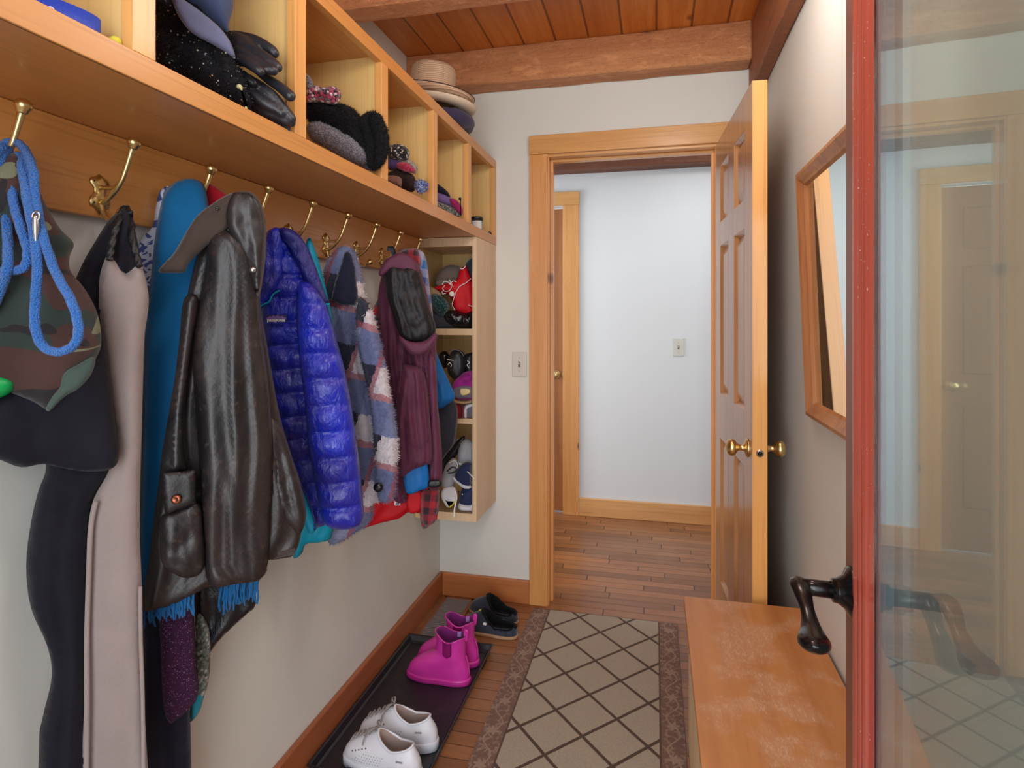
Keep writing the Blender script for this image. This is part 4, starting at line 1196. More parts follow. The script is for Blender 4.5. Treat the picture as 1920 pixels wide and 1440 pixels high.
# --- teal scarf with fringe
t = garment('teal_scarf', 'smooth teal blue scarf with long yarn fringe under the leather jacket', 'scarf', (340, 340, 1.2))
b = cloth([(344, 336), (366, 336), (384, 350), (392, 400), (392, 470), (384, 600), (366, 760), (350, 900), (330, 1010), (318, 1130), (262, 1134), (263, 1000), (268, 850), (270, 700), (273, 600), (283, 520), (290, 450), (298, 400), (308, 362), (324, 344)], (325, 700, 1.170), .020, .012, .028, (.005, 1.0, 6), .003, 8)
put('scarf_body', b, M['teal'], t)
b = cloth([(400, 600), (480, 600), (486, 800), (487, 1088), (408, 1112), (402, 850)], (445, 850, 1.30), .012, .012, .02, (.005, 1.5, 2), .003)
put('scarf_body', b, M['teal'], t)
random.seed(5)
def fringe(u0, u1, v0, v1, y0, y1, n, L, mat, parent, r=.0022, slant=0, wig=3):
    b = NB()
    for i in range(n):
        f = i/(n-1); u = u0+(u1-u0)*f+random.uniform(-1, 1); v = v0+(v1-v0)*f; y = y0+(y1-y0)*f-random.uniform(0, .012)
        l = L*random.uniform(.7, 1.1); q = []
        for k in range(5):
            g_ = k/4; q.append(P(u+slant*g_*l+wig*random.uniform(-1, 1)*g_, v+l*g_, y))
        tube(b, q, [r, r, r*1.05, r*.95, r*.7], seg=6, n=3, twist=(1.5, .2, 2))
    return put('fringe', b, mat, parent, smooth=True)
fringe(266, 362, 1128, 1106, 1.115, 1.14, 30, 48, M['fringe'], t)
fringe(414, 486, 1092, 1070, 1.255, 1.28, 22, 58, M['fringe'], t, slant=-.06)

# --- red knit glimpsed behind the collar
b = cloth([(386, 350), (396, 346), (412, 356), (428, 372), (430, 420), (396, 430), (386, 400)], (405, 380, 1.27), .012, .02, .015, step=.006)
tag(put('red_hat', b, M['redfuzz']), 'red knitted hat peeking out above the brown leather collar', 'hat')

# --- layers below the leather jacket
b = cloth([(300, 700), (355, 700), (352, 1100), (351, 1250), (358, 1400), (350, 1600), (277, 1600), (270, 1380), (270, 1200), (268, 1080)], (312, 1250, 1.20), .014, .02, .02, (.006, 2, 8), .005)
tag(put('dark_trousers', b, M['navyl']), 'dark blue trousers hanging lowest behind the taupe wrap and purple tweed', 'trousers')
b = cloth([(296, 1000), (362, 1000), (364, 1150), (368, 1230), (372, 1300), (352, 1332), (330, 1350), (318, 1356), (306, 1320), (300, 1200)], (332, 1220, 1.17), .014, .015, .02, (.004, 1.2, 3), .003)
tag(put('tweed_scarf', b, M['tweed']), 'purple tweed scarf end hanging below the teal fringe', 'scarf')
b = cloth([(372, 900), (470, 900), (476, 1090), (479, 1134), (462, 1152), (436, 1176), (412, 1200), (392, 1226), (374, 1242), (366, 1180), (365, 1050)], (420, 1100, 1.30), .018, .025, .02, (.007, 1.6, 4), .010, 14)
tag(put('black_jacket', b, M['blackgloss']), 'black glossy jacket hem showing between the two teal fringes', 'jacket')
t = garment('lace_mitten', 'grey lace-patterned mitten with a turquoise tip low on the left wall', 'mitten', (380, 1250, 1.27))
b = cloth([(372, 1150), (392, 1180), (394, 1240), (391, 1275), (382, 1304), (366, 1300), (366, 1200)], (380, 1250, 1.262), .01, .01, .014, step=.006); put('palm', b, M['lace'], t)
b = cloth([(366, 1296), (384, 1292), (381, 1312), (374, 1334), (362, 1350), (355, 1352), (357, 1322)], (370, 1320, 1.258), .010, .010, .012, step=.006); put('tip', b, M['tealw'], t, label='turquoise fingertip')

# --- brown leather jacket
t = garment('leather_jacket', 'large worn brown waxed leather jacket with turned-up cord collar', 'jacket', (430, 370, 1.28))
b = cloth([(430, 366), (400, 388), (382, 430), (366, 490), (350, 560), (340, 640), (326, 720), (312, 800), (302, 870), (290, 960), (278, 1060), (266, 1140), (300, 1140), (340, 1124), (380, 1104), (400, 1095), (440, 1094), (497, 1076), (500, 1052), (530, 1046), (552, 1038), (566, 990), (560, 900), (545, 850), (525, 780), (510, 700), (500, 640), (488, 560), (492, 480), (494, 420), (478, 370)],
          (420, 780, 1.155), .03, .07, .035, (.013, 2.2, 4), .006, 9, step=.0075)
put('body', b, M['leather'], t)
b = cloth([(394, 446), (428, 432), (466, 462), (484, 520), (490, 610), (503, 720), (512, 850), (508, 960), (497, 1077), (440, 1093), (392, 1096), (380, 1010), (375, 900), (368, 790), (362, 700), (366, 620), (384, 520)],
          (436, 780, 1.130), .024, .03, .03, (.012, 1.3, 1), .005, 9, step=.0075)
put('sleeve', b, M['leather'], t)
b = cloth([(345, 560), (372, 560), (360, 640), (350, 720), (346, 800), (352, 880), (340, 884), (302, 886), (312, 800), (326, 720), (336, 640)], (335, 760, 1.085), .016, .03, .025, (.010, 1.3, 2), .004, 12, step=.007)
put('front_panel', b, M['leather'], t)
b = cloth([(304, 886), (340, 884), (368, 880), (368, 944), (336, 956), (310, 966), (304, 930)], (336, 920, 1.066), .006, .010, .012, (0, 1, 0), .003, step=.006, smooth=False)
fl = put('pocket_flap', b, M['leather'], t)
b = NB(); lathe(b, [(0, 0), (.0085, 0), (.008, .003), (.005, .0045), (.003, .003), (0, .003)], P(331, 936, 1.056), (.3, -.95, 0), seg=20); put('snap', b, M['copper'], fl)
b = cloth([(304, 966), (336, 956), (372, 944), (380, 990), (382, 1066), (350, 1084), (318, 1070), (302, 1050), (300, 1000)], (338, 1010, 1.075), .014, .014, .022, (.003, 1.5, 5), .010, 22, step=.006)
put('pocket', b, M['leather'], t)
b = cloth([(505, 780), (528, 800), (548, 858), (562, 900), (574, 962), (562, 1002), (540, 986), (512, 952), (500, 900), (498, 820)], (530, 900, 1.19), .022, .025, .03, (.007, 1.5, 7), .008, 16, step=.0065)
put('sleeve', b, M['leather'], t)
b = cloth([(500, 940), (520, 952), (544, 992), (555, 1002), (553, 1036), (500, 1048), (494, 1000)], (522, 1000, 1.195), .012, .015, .018, (.003, 2, 3), .009, 24, step=.006)
cf = put('cuff', b, M['leather'], t)
b = NB()
for k in range(15):
    u = 500+k*3.7; tube(b, [P(u, 1050-k*.75, 1.18), P(u, 1039-k*.75, 1.178)], .0022, seg=6)
put('knit_ribbing', b, M['corduroy'], cf)
b = cloth([(440, 363), (424, 366), (398, 382), (370, 404), (346, 440), (326, 474), (306, 496), (297, 510), (320, 512), (346, 510), (354, 494), (386, 462), (420, 436), (436, 410), (444, 384)], (380, 440, 1.105), .010, .012, .012, (.003, 1, 3), .006, 20, step=.006)
cl_ = put('collar', b, M['corduroy'], t, label='brown cord-faced left collar leaf')
b = NB(); lathe(b, [(0, 0), (.0035, 0), (.003, .002), (.0015, .0012), (0, .0012)], P(407, 391, 1.105), (.5, -.85, .1), seg=16); put('button_hole', b, M['bronze'], cl_)
b = cloth([(436, 364), (452, 361), (472, 364), (488, 384), (496, 430), (495, 480), (490, 520), (484, 556), (474, 530), (462, 490), (446, 460), (430, 436), (424, 400)], (462, 440, 1.125), .010, .02, .02, (.005, 1.3, 2), .010, 18, step=.006)
cr = put('collar', b, M['leatherin'], t, label='dark smooth inner side of the right collar leaf')
b = NB(); lathe(b, [(0, 0), (.006, 0), (.0055, .002), (.003, .004), (0, .0045)], P(474, 506, 1.112), (.4, -.9, 0), seg=18); put('snap', b, M['steel'], cr)
b = cords(pp([(440, 364), (456, 360), (473, 364), (489, 385), (497, 430), (496, 480), (491, 522), (485, 556)], 1.122), .0022); put('collar_piping', b, M['corduroy'], cr, smooth=True)

# --- turquoise jacket behind the blue one
b = cloth([(575, 450), (590, 466), (606, 520), (622, 590), (630, 660), (630, 760), (634, 860), (626, 960), (622, 1006), (604, 1016), (574, 1020), (566, 1038), (548, 1042), (544, 960), (536, 850), (530, 700), (556, 560)], (590, 760, 1.60), .03, .04, .04, (.010, 2, 3), .006, cl=WALLCL)
tag(put('turquoise_jacket', b, M['cyan']), 'turquoise jacket almost hidden behind the shiny blue quilted jacket', 'jacket')

# --- blue quilted jacket
t = garment('quilted_jacket', 'shiny royal blue quilted down jacket with turquoise edging', 'jacket', (560, 430, 1.60))
def quilt(per, amp, ph=0, lump=.006):
    def f(a, b, s, drop):
        q = (b+ph+.006*noise.noise(Vector((a*9, b*5, 2))))/per
        w = abs(sin(pi*q))
        return amp*(w**.5-.6)+lump*noise.noise(Vector((a*24, b*24, 7)))*w
    return f
b = cloth([(500, 436), (520, 428), (546, 432), (564, 444), (582, 480), (598, 530), (616, 580), (630, 640), (646, 720), (660, 800), (668, 880), (640, 960), (592, 990), (576, 962), (556, 916), (540, 862), (522, 810), (510, 770), (500, 700), (490, 610), (488, 540), (494, 480)],
          (560, 690, 1.47), .035, .07, .05, (.006, 1.7, 2), .003, 24, step=.0062, extra=quilt(.056, .017))
put('body', b, M['puffer'], t)
b = cloth([(558, 536), (578, 530), (600, 548), (618, 588), (632, 640), (648, 700), (662, 780), (673, 860), (680, 930), (682, 972), (668, 988), (640, 993), (612, 986), (600, 960), (590, 900), (578, 840), (572, 760), (562, 680), (556, 610)],
          (620, 790, 1.415), .040, .04, .055, (.003, 1, 2), .003, 24, step=.0062, extra=quilt(.060, .018, .02))
put('sleeve', b, M['puffer'], t)
b = cloth([(506, 432), (526, 430), (534, 462), (532, 504), (524, 534), (500, 566), (484, 582), (486, 540), (490, 480)], (508, 500, 1.415), .012, .02, .02, (.005, 1.4, 2), .012, 26, step=.006)
c1 = put('collar', b, M['puffer'], t)
b = cords(pp([(524, 545), (512, 552), (504, 566), (492, 572), (482, 584)], 1.40), .0022); put('collar_piping', b, M['cyan'], c1, smooth=True, label='turquoise edging')
b = cloth([(524, 428), (546, 430), (562, 442), (580, 470), (598, 516), (612, 556), (617, 568), (596, 572), (582, 572), (574, 540), (560, 504), (542, 470), (528, 450)], (572, 500, 1.435), .014, .02, .022, (.004, 1.5, 5), .014, 28, step=.006)
c2 = put('collar', b, M['puffer_in'], t)
b = cords(pp([(580, 574), (596, 574), (608, 571), (618, 570)], 1.42), .0022); put('collar_piping', b, M['cyan'], c2, smooth=True, label='turquoise edging')
b = cloth([(518, 800), (530, 830), (546, 868), (566, 916), (580, 950), (594, 984), (590, 996), (580, 1000), (568, 976), (552, 930), (536, 880), (522, 840)], (556, 900, 1.415), .008, .014, .01, (0, 1, 0), .004, step=.006)
put('front_edging', b, M['cyan'], t, label='turquoise lining edge down the front')
b = cords(pp([(522, 806), (546, 860), (568, 914), (588, 966), (590, 994)], 1.398), .0022); put('zip', b, M['puffer_in'], t, smooth=True)
# woven chest label
nrm = Vector((.42, -.9, 0)).normalized(); e_ = Vector((-nrm.y, nrm.x, 0))
pc = P(518, 597, 1.408)
lb = NB(); q = Matrix(((e_.x, 0, nrm.x, pc.x), (e_.y, 0, nrm.y, pc.y), (0, 1, 0, pc.z), (0, 0, 0, 1)))
box(lb, -.0235, .0235, -.0085, .0085, -.002, .0012, bev=.0005); lb.transform(q)
lp = put('chest_label', lb, M['patch_dark'], t)
lb = NB(); rg_ = [(-.022, .0), (-.018, .003), (-.014, .0055), (-.011, .004), (-.006, .007), (-.002, .0045), (.003, .0075), (.008, .004), (.013, .006), (.018, .003), (.022, .001), (.022, -.001), (-.022, -.001)]
prism(lb, [(x, y, .0012) for x, y in rg_], (0, 0, .0005)); lb.transform(q); put('label_peaks', lb, M['patch_purple'], lp)
def text(name, s, size, mtx, mat, parent, ext=.0003, bold=0):
    cu = bpy.data.curves.new(name, 'FONT'); cu.body = s; cu.size = size; cu.extrude = ext; cu.align_x = 'CENTER'; cu.align_y = 'CENTER'; cu.offset = bold
    tmp = bpy.data.objects.new(name+'_outline', cu)
    me = bpy.data.meshes.new_from_object(tmp); bpy.data.objects.remove(tmp); me.materials.clear(); me.materials.append(mat)
    o = bpy.data.objects.new(name, me); COL.objects.link(o)
    o.parent = parent; o.matrix_basis = wm(parent).inverted() @ mtx
    return o
text('lettering', 'patagonia', .0105, q @ Matrix.Translation((0, -.004, .0016)), M['white'], lp, bold=.0002)

# --- fuzzy plaid coat
t = garment('plaid_coat', 'fuzzy navy, white and red plaid coat with hood', 'coat', (660, 470, 1.82))
b = cloth([(628, 470), (640, 462), (656, 462), (668, 480), (680, 530), (694, 590), (712, 660), (728, 730), (740, 800), (738, 870), (714, 935), (700, 945), (696, 975), (676, 992), (650, 1008), (624, 1021), (616, 1014), (620, 985), (640, 930), (650, 860), (640, 760), (628, 690), (616, 620), (607, 560), (610, 500)],
          (668, 720, 1.72), .045, .06, .05, (.012, 2.2, 2), .006, 18, step=.007, fuzz=.006, edge=.004)
hairy(b, 9000, .010, .0008)
put('body', b, M['plaid'], t)
b = cloth([(672, 560), (690, 570), (706, 610), (722, 680), (736, 760), (745, 820), (744, 880), (738, 935), (712, 938), (704, 900), (700, 820), (692, 740), (678, 680), (668, 620)], (708, 760, 1.66), .035, .03, .04, (.006, 1.2, 4), .006, 20, step=.007, fuzz=.006, edge=.004)
hairy(b, 5000, .010, .0008)
put('sleeve', b, M['plaid'], t)
b = cloth([(646, 474), (652, 470), (660, 478), (667, 510), (672, 560), (666, 572), (640, 572), (620, 562), (628, 530), (638, 500)], (648, 530, 1.662), .008, .015, .010, (.004, 1, 3), .004, step=.006, smooth=False, fuzz=.004, edge=.002)
put('hood_inside', b, M['plaidnavy'], t, label='navy inside of the hood')
b = NB(); lathe(b, [(0, 0), (.013, 0), (.012, .003), (.006, .005), (0, .004)], P(709, 914, 1.615), (.3, -.95, 0), seg=20); put('button', b, M['bronze'], t)

# --- striped umbrella-like cloth glimpsed
b = cloth([(706, 566), (716, 556), (724, 600), (722, 640), (706, 615), (692, 598)], (710, 600, 1.99), .012, .02, .02, step=.007)
tag(put('striped_scarf', b, M['rainbow']), 'red and teal striped scarf peeking left of the maroon jacket', 'scarf')

# --- red jacket
t = garment('red_jacket', 'bright red jacket whose hem shows below the plaid and maroon coats', 'jacket', (745, 600, 2.1))
b = cloth([(712, 600), (780, 600), (792, 760), (802, 900), (803, 956), (784, 962), (766, 960), (748, 972), (716, 980), (682, 990), (672, 985), (682, 930), (700, 800)], (745, 850, 2.08), .03, .035, .04, (.008, 2.3, 6), .004, step=.008)
put('body', b, M['redc'], t)
b = cloth([(762, 925), (790, 922), (791, 952), (778, 962), (765, 958)], (778, 942, 2.035), .008, .01, .012, step=.006); put('pocket_flap', b, M['redc'], t)
nr2 = Vector((.35, -.93, 0)).normalized(); e2 = Vector((-nr2.y, nr2.x, 0)); pc = P(745, 943, 2.035)
q2 = Matrix(((e2.x, 0, nr2.x, pc.x), (e2.y, 0, nr2.y, pc.y), (0, 1, 0, pc.z), (0, 0, 0, 1)))
lb = NB(); box(lb, -.010, .010, -.009, .009, -.004, .0014, bev=.002); lb.transform(q2); bd = put('badge', lb, M['white'], t, label='small white square badge')
lb = NB(); prism(lb, [(-.007, -.005, .0014), (-.003, .002, .0014), (0, -.001, .0014), (.003, .005, .0014), (.007, -.005, .0014)], (0, 0, .0006)); lb.transform(q2); put('badge_mark', lb, M['patch_dark'], bd)

# --- layers to the right of and behind the maroon jacket
b = cloth([(745, 476), (768, 466), (788, 472), (794, 520), (806, 700), (822, 850), (822, 960), (806, 985), (790, 985), (784, 900), (772, 700), (756, 560)], (786, 740, 2.14), .022, .03, .025, (.006, 1.6, 3), .004, step=.008)
t = thing('plaid_scarf', 'red and black plaid wool scarf with a frayed end hanging lowest at the far end', 'scarf', P(786, 480, 2.14))
put('scarf_body', b, M['redplaid'], t)
b = cloth([(740, 480), (750, 471), (770, 466), (784, 470), (788, 500), (770, 512), (745, 505)], (764, 490, 2.0), .01, .02, .015, step=.007); put('scarf_fold', b, M['redplaid'], t)
b = cloth([(790, 925), (806, 918), (822, 912), (822, 955), (808, 984), (792, 980)], (806, 950, 2.03), .01, .02, .012, step=.007, edge=.003); put('scarf_end', b, M['redplaid'], t)
fringe(792, 820, 972, 958, 2.03, 2.04, 12, 16, M['redfuzz'], t, r=.0022, wig=1)
b = cloth([(776, 478), (790, 470), (800, 490), (806, 540), (812, 600), (806, 640), (794, 600), (784, 540)], (794, 550, 2.04), .012, .02, .015, (.004, 1.3, 2), .003, step=.007)
tag(put('striped_shawl', b, M['striped']), 'lavender, grey and blue striped shawl right of the maroon hood', 'shawl')
t = garment('blue_jacket', 'mid blue jacket mostly covered by the maroon jacket, one cuff and one side showing', 'jacket', (800, 620, 2.3))
b = cloth([(790, 560), (812, 640), (826, 680), (842, 715), (853, 744), (838, 760), (818, 766), (806, 740), (790, 640)], (822, 700, 2.26), .022, .03, .03, (.007, 1.5, 2), .006, step=.007)
put('body', b, M['bluec'], t)
b = cloth([(757, 850), (796, 846), (802, 868), (804, 910), (788, 920), (764, 926), (757, 900)], (780, 890, 1.925), .014, .02, .022, (.004, 1.5, 4), .005, step=.006)
put('cuff', b, M['bluec'], t)
b = cloth([(800, 600), (818, 660), (846, 740), (858, 768), (853, 826), (838, 850), (822, 862), (806, 800)], (830, 780, 2.32), .02, .03, .03, (.006, 1.5, 3), .005, step=.008)
tag(put('charcoal_trousers', b, M['charcoal']), 'charcoal trousers hanging in front of the tall shoe cabinet', 'trousers')

# --- maroon rain jacket
t = garment('rain_jacket', 'maroon rain jacket with a black-lined hood, last coat before the tall cabinet', 'jacket', (760, 480, 2.15))
b = cloth([(730, 490), (750, 480), (782, 492), (798, 540), (812, 600), (818, 650), (818, 720), (824, 790), (829, 860), (826, 914), (802, 914), (797, 872), (772, 882), (757, 900), (764, 938), (744, 942), (734, 920), (738, 850), (730, 770), (720, 700), (711, 630), (708, 580), (712, 530)],
          (768, 720, 1.985), .035, .08, .05, (.022, 3.4, 6), .008, 16, step=.007)
put('body', b, M['maroon'], t)
b = cloth([(752, 690), (768, 684), (796, 700), (806, 780), (810, 860), (800, 872), (776, 880), (752, 892), (742, 830), (742, 750)], (776, 790, 1.925), .03, .03, .035, (.016, 2.4, 3), .006, 18, step=.0065)
put('sleeve', b, M['maroon'], t)
b = cloth([(806, 660), (818, 690), (822, 780), (829, 860), (826, 914), (804, 912), (806, 840), (803, 760), (800, 690)], (815, 800, 1.97), .02, .03, .03, (.006, 1.2, 8), .006, 18, step=.0065)
sl = put('sleeve', b, M['maroon'], t)
b = cloth([(803, 902), (826, 900), (826, 912), (804, 914)], (815, 907, 1.93), .006, .01, .008, step=.005); put('cuff_tab', b, M['blackgloss'], sl)
b = cloth([(722, 500), (752, 498), (782, 502), (794, 540), (806, 580), (817, 612), (812, 634), (790, 642), (766, 640), (750, 628), (738, 594), (726, 556)], (768, 570, 1.915), .026, .04, .03, (.012, 2.3, 3), .008, 20, step=.006)
hd_ = put('hood_lining', b, M['blacklining'], t, label='black satin hood lining')
b = cloth([(710, 512), (720, 490), (734, 480), (752, 474), (772, 482), (784, 500), (782, 514), (756, 508), (732, 508), (716, 518)], (748, 496, 1.90), .012, .02, .014, (.003, 1, 2), .003, step=.006)
put('hood_brim', b, M['maroon'], t)
b = cloth([(748, 630), (768, 640), (794, 640), (816, 624), (820, 634), (812, 648), (798, 662), (776, 666), (758, 652)], (784, 646, 1.885), .012, .02, .014, (.003, 1, 2), .003, step=.006)
put('hood_brim', b, M['maroon'], t)
for pth in ([(756, 650), (752, 690), (748, 740)], [(790, 664), (790, 700), (796, 760), (802, 830)]):
    b = cords(pp(pth, 1.895), .0018); put('seam_piping', b, M['maroon'], t, smooth=True)

# --- small loops on hooks
b = NB()
for k in range(3): tube(b, pp([(726+k*3, 470), (729+k*3, 462), (734+k*3, 470), (736+k*3, 484)], 2.11), .003, seg=8, n=4)
tag(put('hair_band', b, knit('grey_black_elastic', [(90, 96, 110), (40, 44, 54)], 90)), 'grey and black striped elastic loop on the hook left of the maroon hood', 'hair band')
b = NB(); random.seed(2)
q = pp([(576, 452), (584, 460), (578, 470), (586, 478), (580, 488), (584, 500)], 1.60); tube(b, q, .004, seg=8, n=5)
tag(put('green_cord', b, M['greenc'], smooth=True), 'dark green cord knotted under the hook right of the quilted jacket collar', 'cord')
# ------------------------------------------------------------------ things in the upper cubbies (all rest on the cubby floor)
def shelfcl(y0, y1, z=ZS+.001, x0=BACK+.008, x1=CX-.006): return (x0, x1, y0, y1, z, 1.995)
def solo(name, bm, mat, label, cat, group=None, **k): return tag(put(name, bm, mat, **k), label, cat, group)
def remesh(o, vox=.0028, sm=2):
    m = o.modifiers.new('fuse', 'REMESH'); m.mode = 'VOXEL'; m.voxel_size = vox; m.use_smooth_shade = True
    if sm:
        q = o.modifiers.new('soften', 'SMOOTH'); q.iterations = sm; q.factor = .6
    return o
def clampbm(bm, cl):
    for v in bm.verts: v.co = clampv(v.co, cl)
    return bm
# first bay: blue webbing collar, yellow knob
t = thing('webbing_collar', 'coiled royal blue webbing collar with white marks in the nearest cubby', 'collar', (-.80, .60, ZS))
pts = []
c0 = Vector((-.800, .595, ZS+.022)); ax = Vector((.50, .866, 0)); ay = Vector((-.866, .5, 0))
n = 48
for ring, (A1, B1) in enumerate(((.098, .034), (.094, .030))):
    pts.append([c0+ax*A1*cos(2*pi*k/n)+ay*B1*sin(2*pi*k/n) for k in range(n)])
b = NB(); H_ = .021
vo = [[b.verts.new(p+Vector((0, 0, s*H_))) for p in rr] for rr in pts for s in (-1, 1)]
for (i, j) in ((0, 1), (3, 2), (2, 0), (1, 3)):
    for k in range(n): b.faces.new((vo[i][k], vo[i][(k+1) % n], vo[j][(k+1) % n], vo[j][k])).smooth = (i, j) in ((0, 1), (3, 2))
bmesh.ops.recalc_face_normals(b, faces=b.faces)
put('band', b, M['beltblue'], t)
b = NB()
pts2 = [c0+ax*.0995*cos(a)+ay*.0355*sin(a)+Vector((0, 0, -.010)) for a in [R(x) for x in range(-70, 50, 8)]]
tube(b, pts2, .0022, seg=6); put('white_trim', b, M['white'], t, smooth=True)
qa = PX(88, 18, -.752); qb = PX(112, 34, -.748)
b = cords([PX(70, 6, -.75), PX(86, 12, -.745), PX(100, 22, -.742), PX(118, 34, -.742)], .0035); put('loose_end', b, M['beltblue'], t, smooth=True)
b = cords([PX(88, 15, -.741), PX(97, 14, -.741), PX(104, 27, -.738), PX(96, 20, -.739)], .0012); put('white_mark', b, M['white'], t, smooth=True)
b = NB(); ball(b, PX(216, 82, -.742)+Vector((0, 0, .002)), .0085, 3, .03); solo('yellow_bead', b, M['yellow'], 'small yellow ball behind the edge of the nearest cubby', 'ball')

# second bay
cl = shelfcl(.742, 1.092); FR = CX-.004
b = cloth([(293, -80), (380, -70), (404, 10), (430, 80), (447, 130), (462, 158), (470, 186), (462, 202), (430, 190), (390, 174), (340, 146), (292, 124)], (360, 60, 1.035), .045, .10, .06, (0, 1, 0), .012, 24, step=.0065, cl=cl, front=FR, fuzz=.006, edge=.004)
hairy(b, 9000, .011, .0007)
solo('sequin_scarf', b, M['sequin'], 'black sequinned fluffy scarf stuffed in the cubby under a navy cap', 'scarf')
t = thing('baseball_hat', 'slate navy baseball cap lying on the black sequinned scarf', 'cap', P(390, 20, 1.0))
b = cloth([(340, -60), (420, -60), (434, -20), (437, 14), (430, 40), (426, 60), (400, 40), (370, 14), (348, 0)], (400, 10, .985), .03, .05, .04, (.002, 1, 1), .004, 14, step=.007, cl=cl, front=FR)
put('crown', b, M['capblue'], t)
b = cloth([(320, -20), (346, 0), (372, 18), (404, 44), (424, 66), (436, 88), (441, 110), (424, 98), (396, 82), (360, 62), (338, 36), (326, 10)], (384, 50, .975), .006, .008, .008, (0, 1, 0), .002, step=.006, cl=cl, front=FR)
put('brim', b, M['brim'], t, label='grey-blue brim')
# gloves: palm and five fingers fused into one skin
def glove(name, label, palm, fingers, cl, mat, group=None, off=0.0):
    b = NB(); P = lambda u, v, y: globals()['P'](u, v, y+off); cl = (cl[0], -.66, cl[2], 1.093, cl[4], cl[5])
    capsule(b, [P(*p) for p in palm[0]], palm[1], seg=14)
    for pth, r in fingers: capsule(b, [P(*p) for p in pth], r, seg=12)
    clampbm(b, cl)
    o = solo(name, b, mat, label, 'glove', group, smooth=True); remesh(o, .0026, 2); return o
glove('leather_glove', 'black leather glove, upper of the pair beside the navy cap', ([(436, 84, 1.19), (452, 94, 1.185), (466, 102, 1.18)], [.026, .030, .026]),
      [([(440, 68, 1.19), (476, 76, 1.19), (506, 92, 1.185), (514, 100, 1.185)], [.011, .012, .011, .010]), ([(446, 84, 1.17), (480, 98, 1.165), (508, 116, 1.16), (520, 126, 1.16)], [.012, .012, .011, .010]),
       ([(446, 98, 1.155), (474, 112, 1.15), (500, 128, 1.145), (512, 132, 1.145)], [.012, .011, .010, .010]), ([(446, 112, 1.14), (464, 118, 1.135), (482, 130, 1.13), (488, 134, 1.13)], [.010, .010, .0095, .009]),
       ([(462, 112, 1.19), (500, 146, 1.19), (526, 164, 1.185), (544, 180, 1.18)], [.009, .0095, .0105, .011])], cl, M['glove'], 'black leather gloves')
glove('leather_glove', 'black leather glove, lower of the pair, fingers reaching the cubby corner', ([(458, 162, 1.14), (476, 174, 1.145), (492, 186, 1.15)], [.022, .026, .024]),
      [([(462, 146, 1.13), (500, 172, 1.13), (524, 196, 1.135), (546, 222, 1.14)], [.010, .012, .012, .010]), ([(468, 174, 1.12), (496, 194, 1.125), (516, 204, 1.13), (528, 212, 1.13)], [.012, .013, .012, .009]),
       ([(472, 190, 1.13), (500, 210, 1.135), (528, 222, 1.14), (546, 230, 1.145)], [.011, .012, .011, .009]), ([(476, 204, 1.14), (500, 216, 1.145), (522, 232, 1.15), (538, 240, 1.155)], [.009, .010, .010, .008]),
       ([(446, 134, 1.12), (456, 142, 1.11), (470, 154, 1.11), (474, 156, 1.11)], [.009, .010, .009, .008])], cl, M['glove'], 'black leather gloves', .055)
b = cords([P(447, 162, 1.085), P(458, 166, 1.08), P(470, 172, 1.08), P(478, 186, 1.085), (P(474, 198, 1.09)), P(462, 204, 1.095)], .0042)
t = solo('elastic_ring', clampbm(b, cl), plain('pale_green_elastic', (190, 190, 140), .8), 'pale green elastic edge of a dark mitten between scarf and gloves', 'mitten', smooth=True)

# third bay
cl = shelfcl(1.136, 1.492); FR = CX-.004
b = cloth([(575, 248), (592, 262), (630, 280), (664, 300), (700, 322), (712, 318), (700, 296), (660, 276), (620, 250), (580, 232)], (640, 285, 1.57), .02, .05, .02, step=.008, cl=cl, front=FR)
solo('folded_cloth', b, M['bluetowel'], 'pale blue folded cloth under the grey marl knit', 'cloth')
b = cloth([(577, 236), (594, 228), (620, 236), (650, 246), (672, 262), (686, 284), (690, 304), (672, 306), (640, 290), (610, 272), (582, 258)], (636, 264, 1.51), .03, .07, .035, (.004, 2, 3), .010, 24, step=.007, cl=cl, front=FR, fuzz=.004)
hairy(b, 3500, .006, .0006)
solo('marl_hat', b, M['greyknit'], 'grey and blue marl knitted hat at the bottom of its cubby', 'hat')
b = cloth([(574, 190), (596, 183), (620, 190), (652, 200), (672, 214), (682, 240), (690, 280), (680, 290), (662, 284), (640, 262), (618, 240), (598, 232), (574, 220)], (630, 232, 1.50), .035, .06, .05, (.003, 1, 3), .010, 22, step=.0065, cl=cl, front=FR, fuzz=.006, edge=.003)
hairy(b, 6000, .008, .0007)
solo('fluffy_scarf', b, M['blackknit'], 'black fluffy scarf folded across the cubby over the grey hat', 'scarf')
t = thing('woolly_hat', 'black woolly hat folded upright at the right of the third visible cubby', 'hat', P(705, 300, 1.60))
rc = (cl[0], -.66, cl[2], 1.493, cl[4], cl[5])
b = cloth([(672, 232), (680, 216), (696, 209), (712, 214), (724, 236), (729, 264), (728, 288), (718, 306), (704, 316), (692, 312), (686, 290), (684, 262)], (704, 262, 1.575), .020, .05, .028, (0, 1, 0), .005, 40, step=.0055, cl=rc, fuzz=.006, edge=.003, extra=lambda a, b_, s_, dr: -.018*math.exp(-((s_-.42)/.10)**2)*min(1, dr/.03))
hairy(b, 4000, .007, .0007)
put('body', b, M['blackknit'], t)
b = cloth([(574, 168), (590, 160), (606, 164), (628, 162), (638, 172), (638, 186), (626, 196), (606, 192), (574, 190)], (606, 178, 1.52), .018, .03, .022, (0, 1, 0), .008, 30, step=.006, cl=cl, front=FR, fuzz=.003)
solo('patterned_mitten', b, M['pinkknit'], 'pink, white and black knitted mitten on top of the black scarf', 'mitten')
b = cloth([(570, 140), (580, 142), (588, 158), (584, 168), (570, 166)], (578, 154, 1.50), .012, .02, .015, step=.006, cl=cl, front=FR, fuzz=.004)
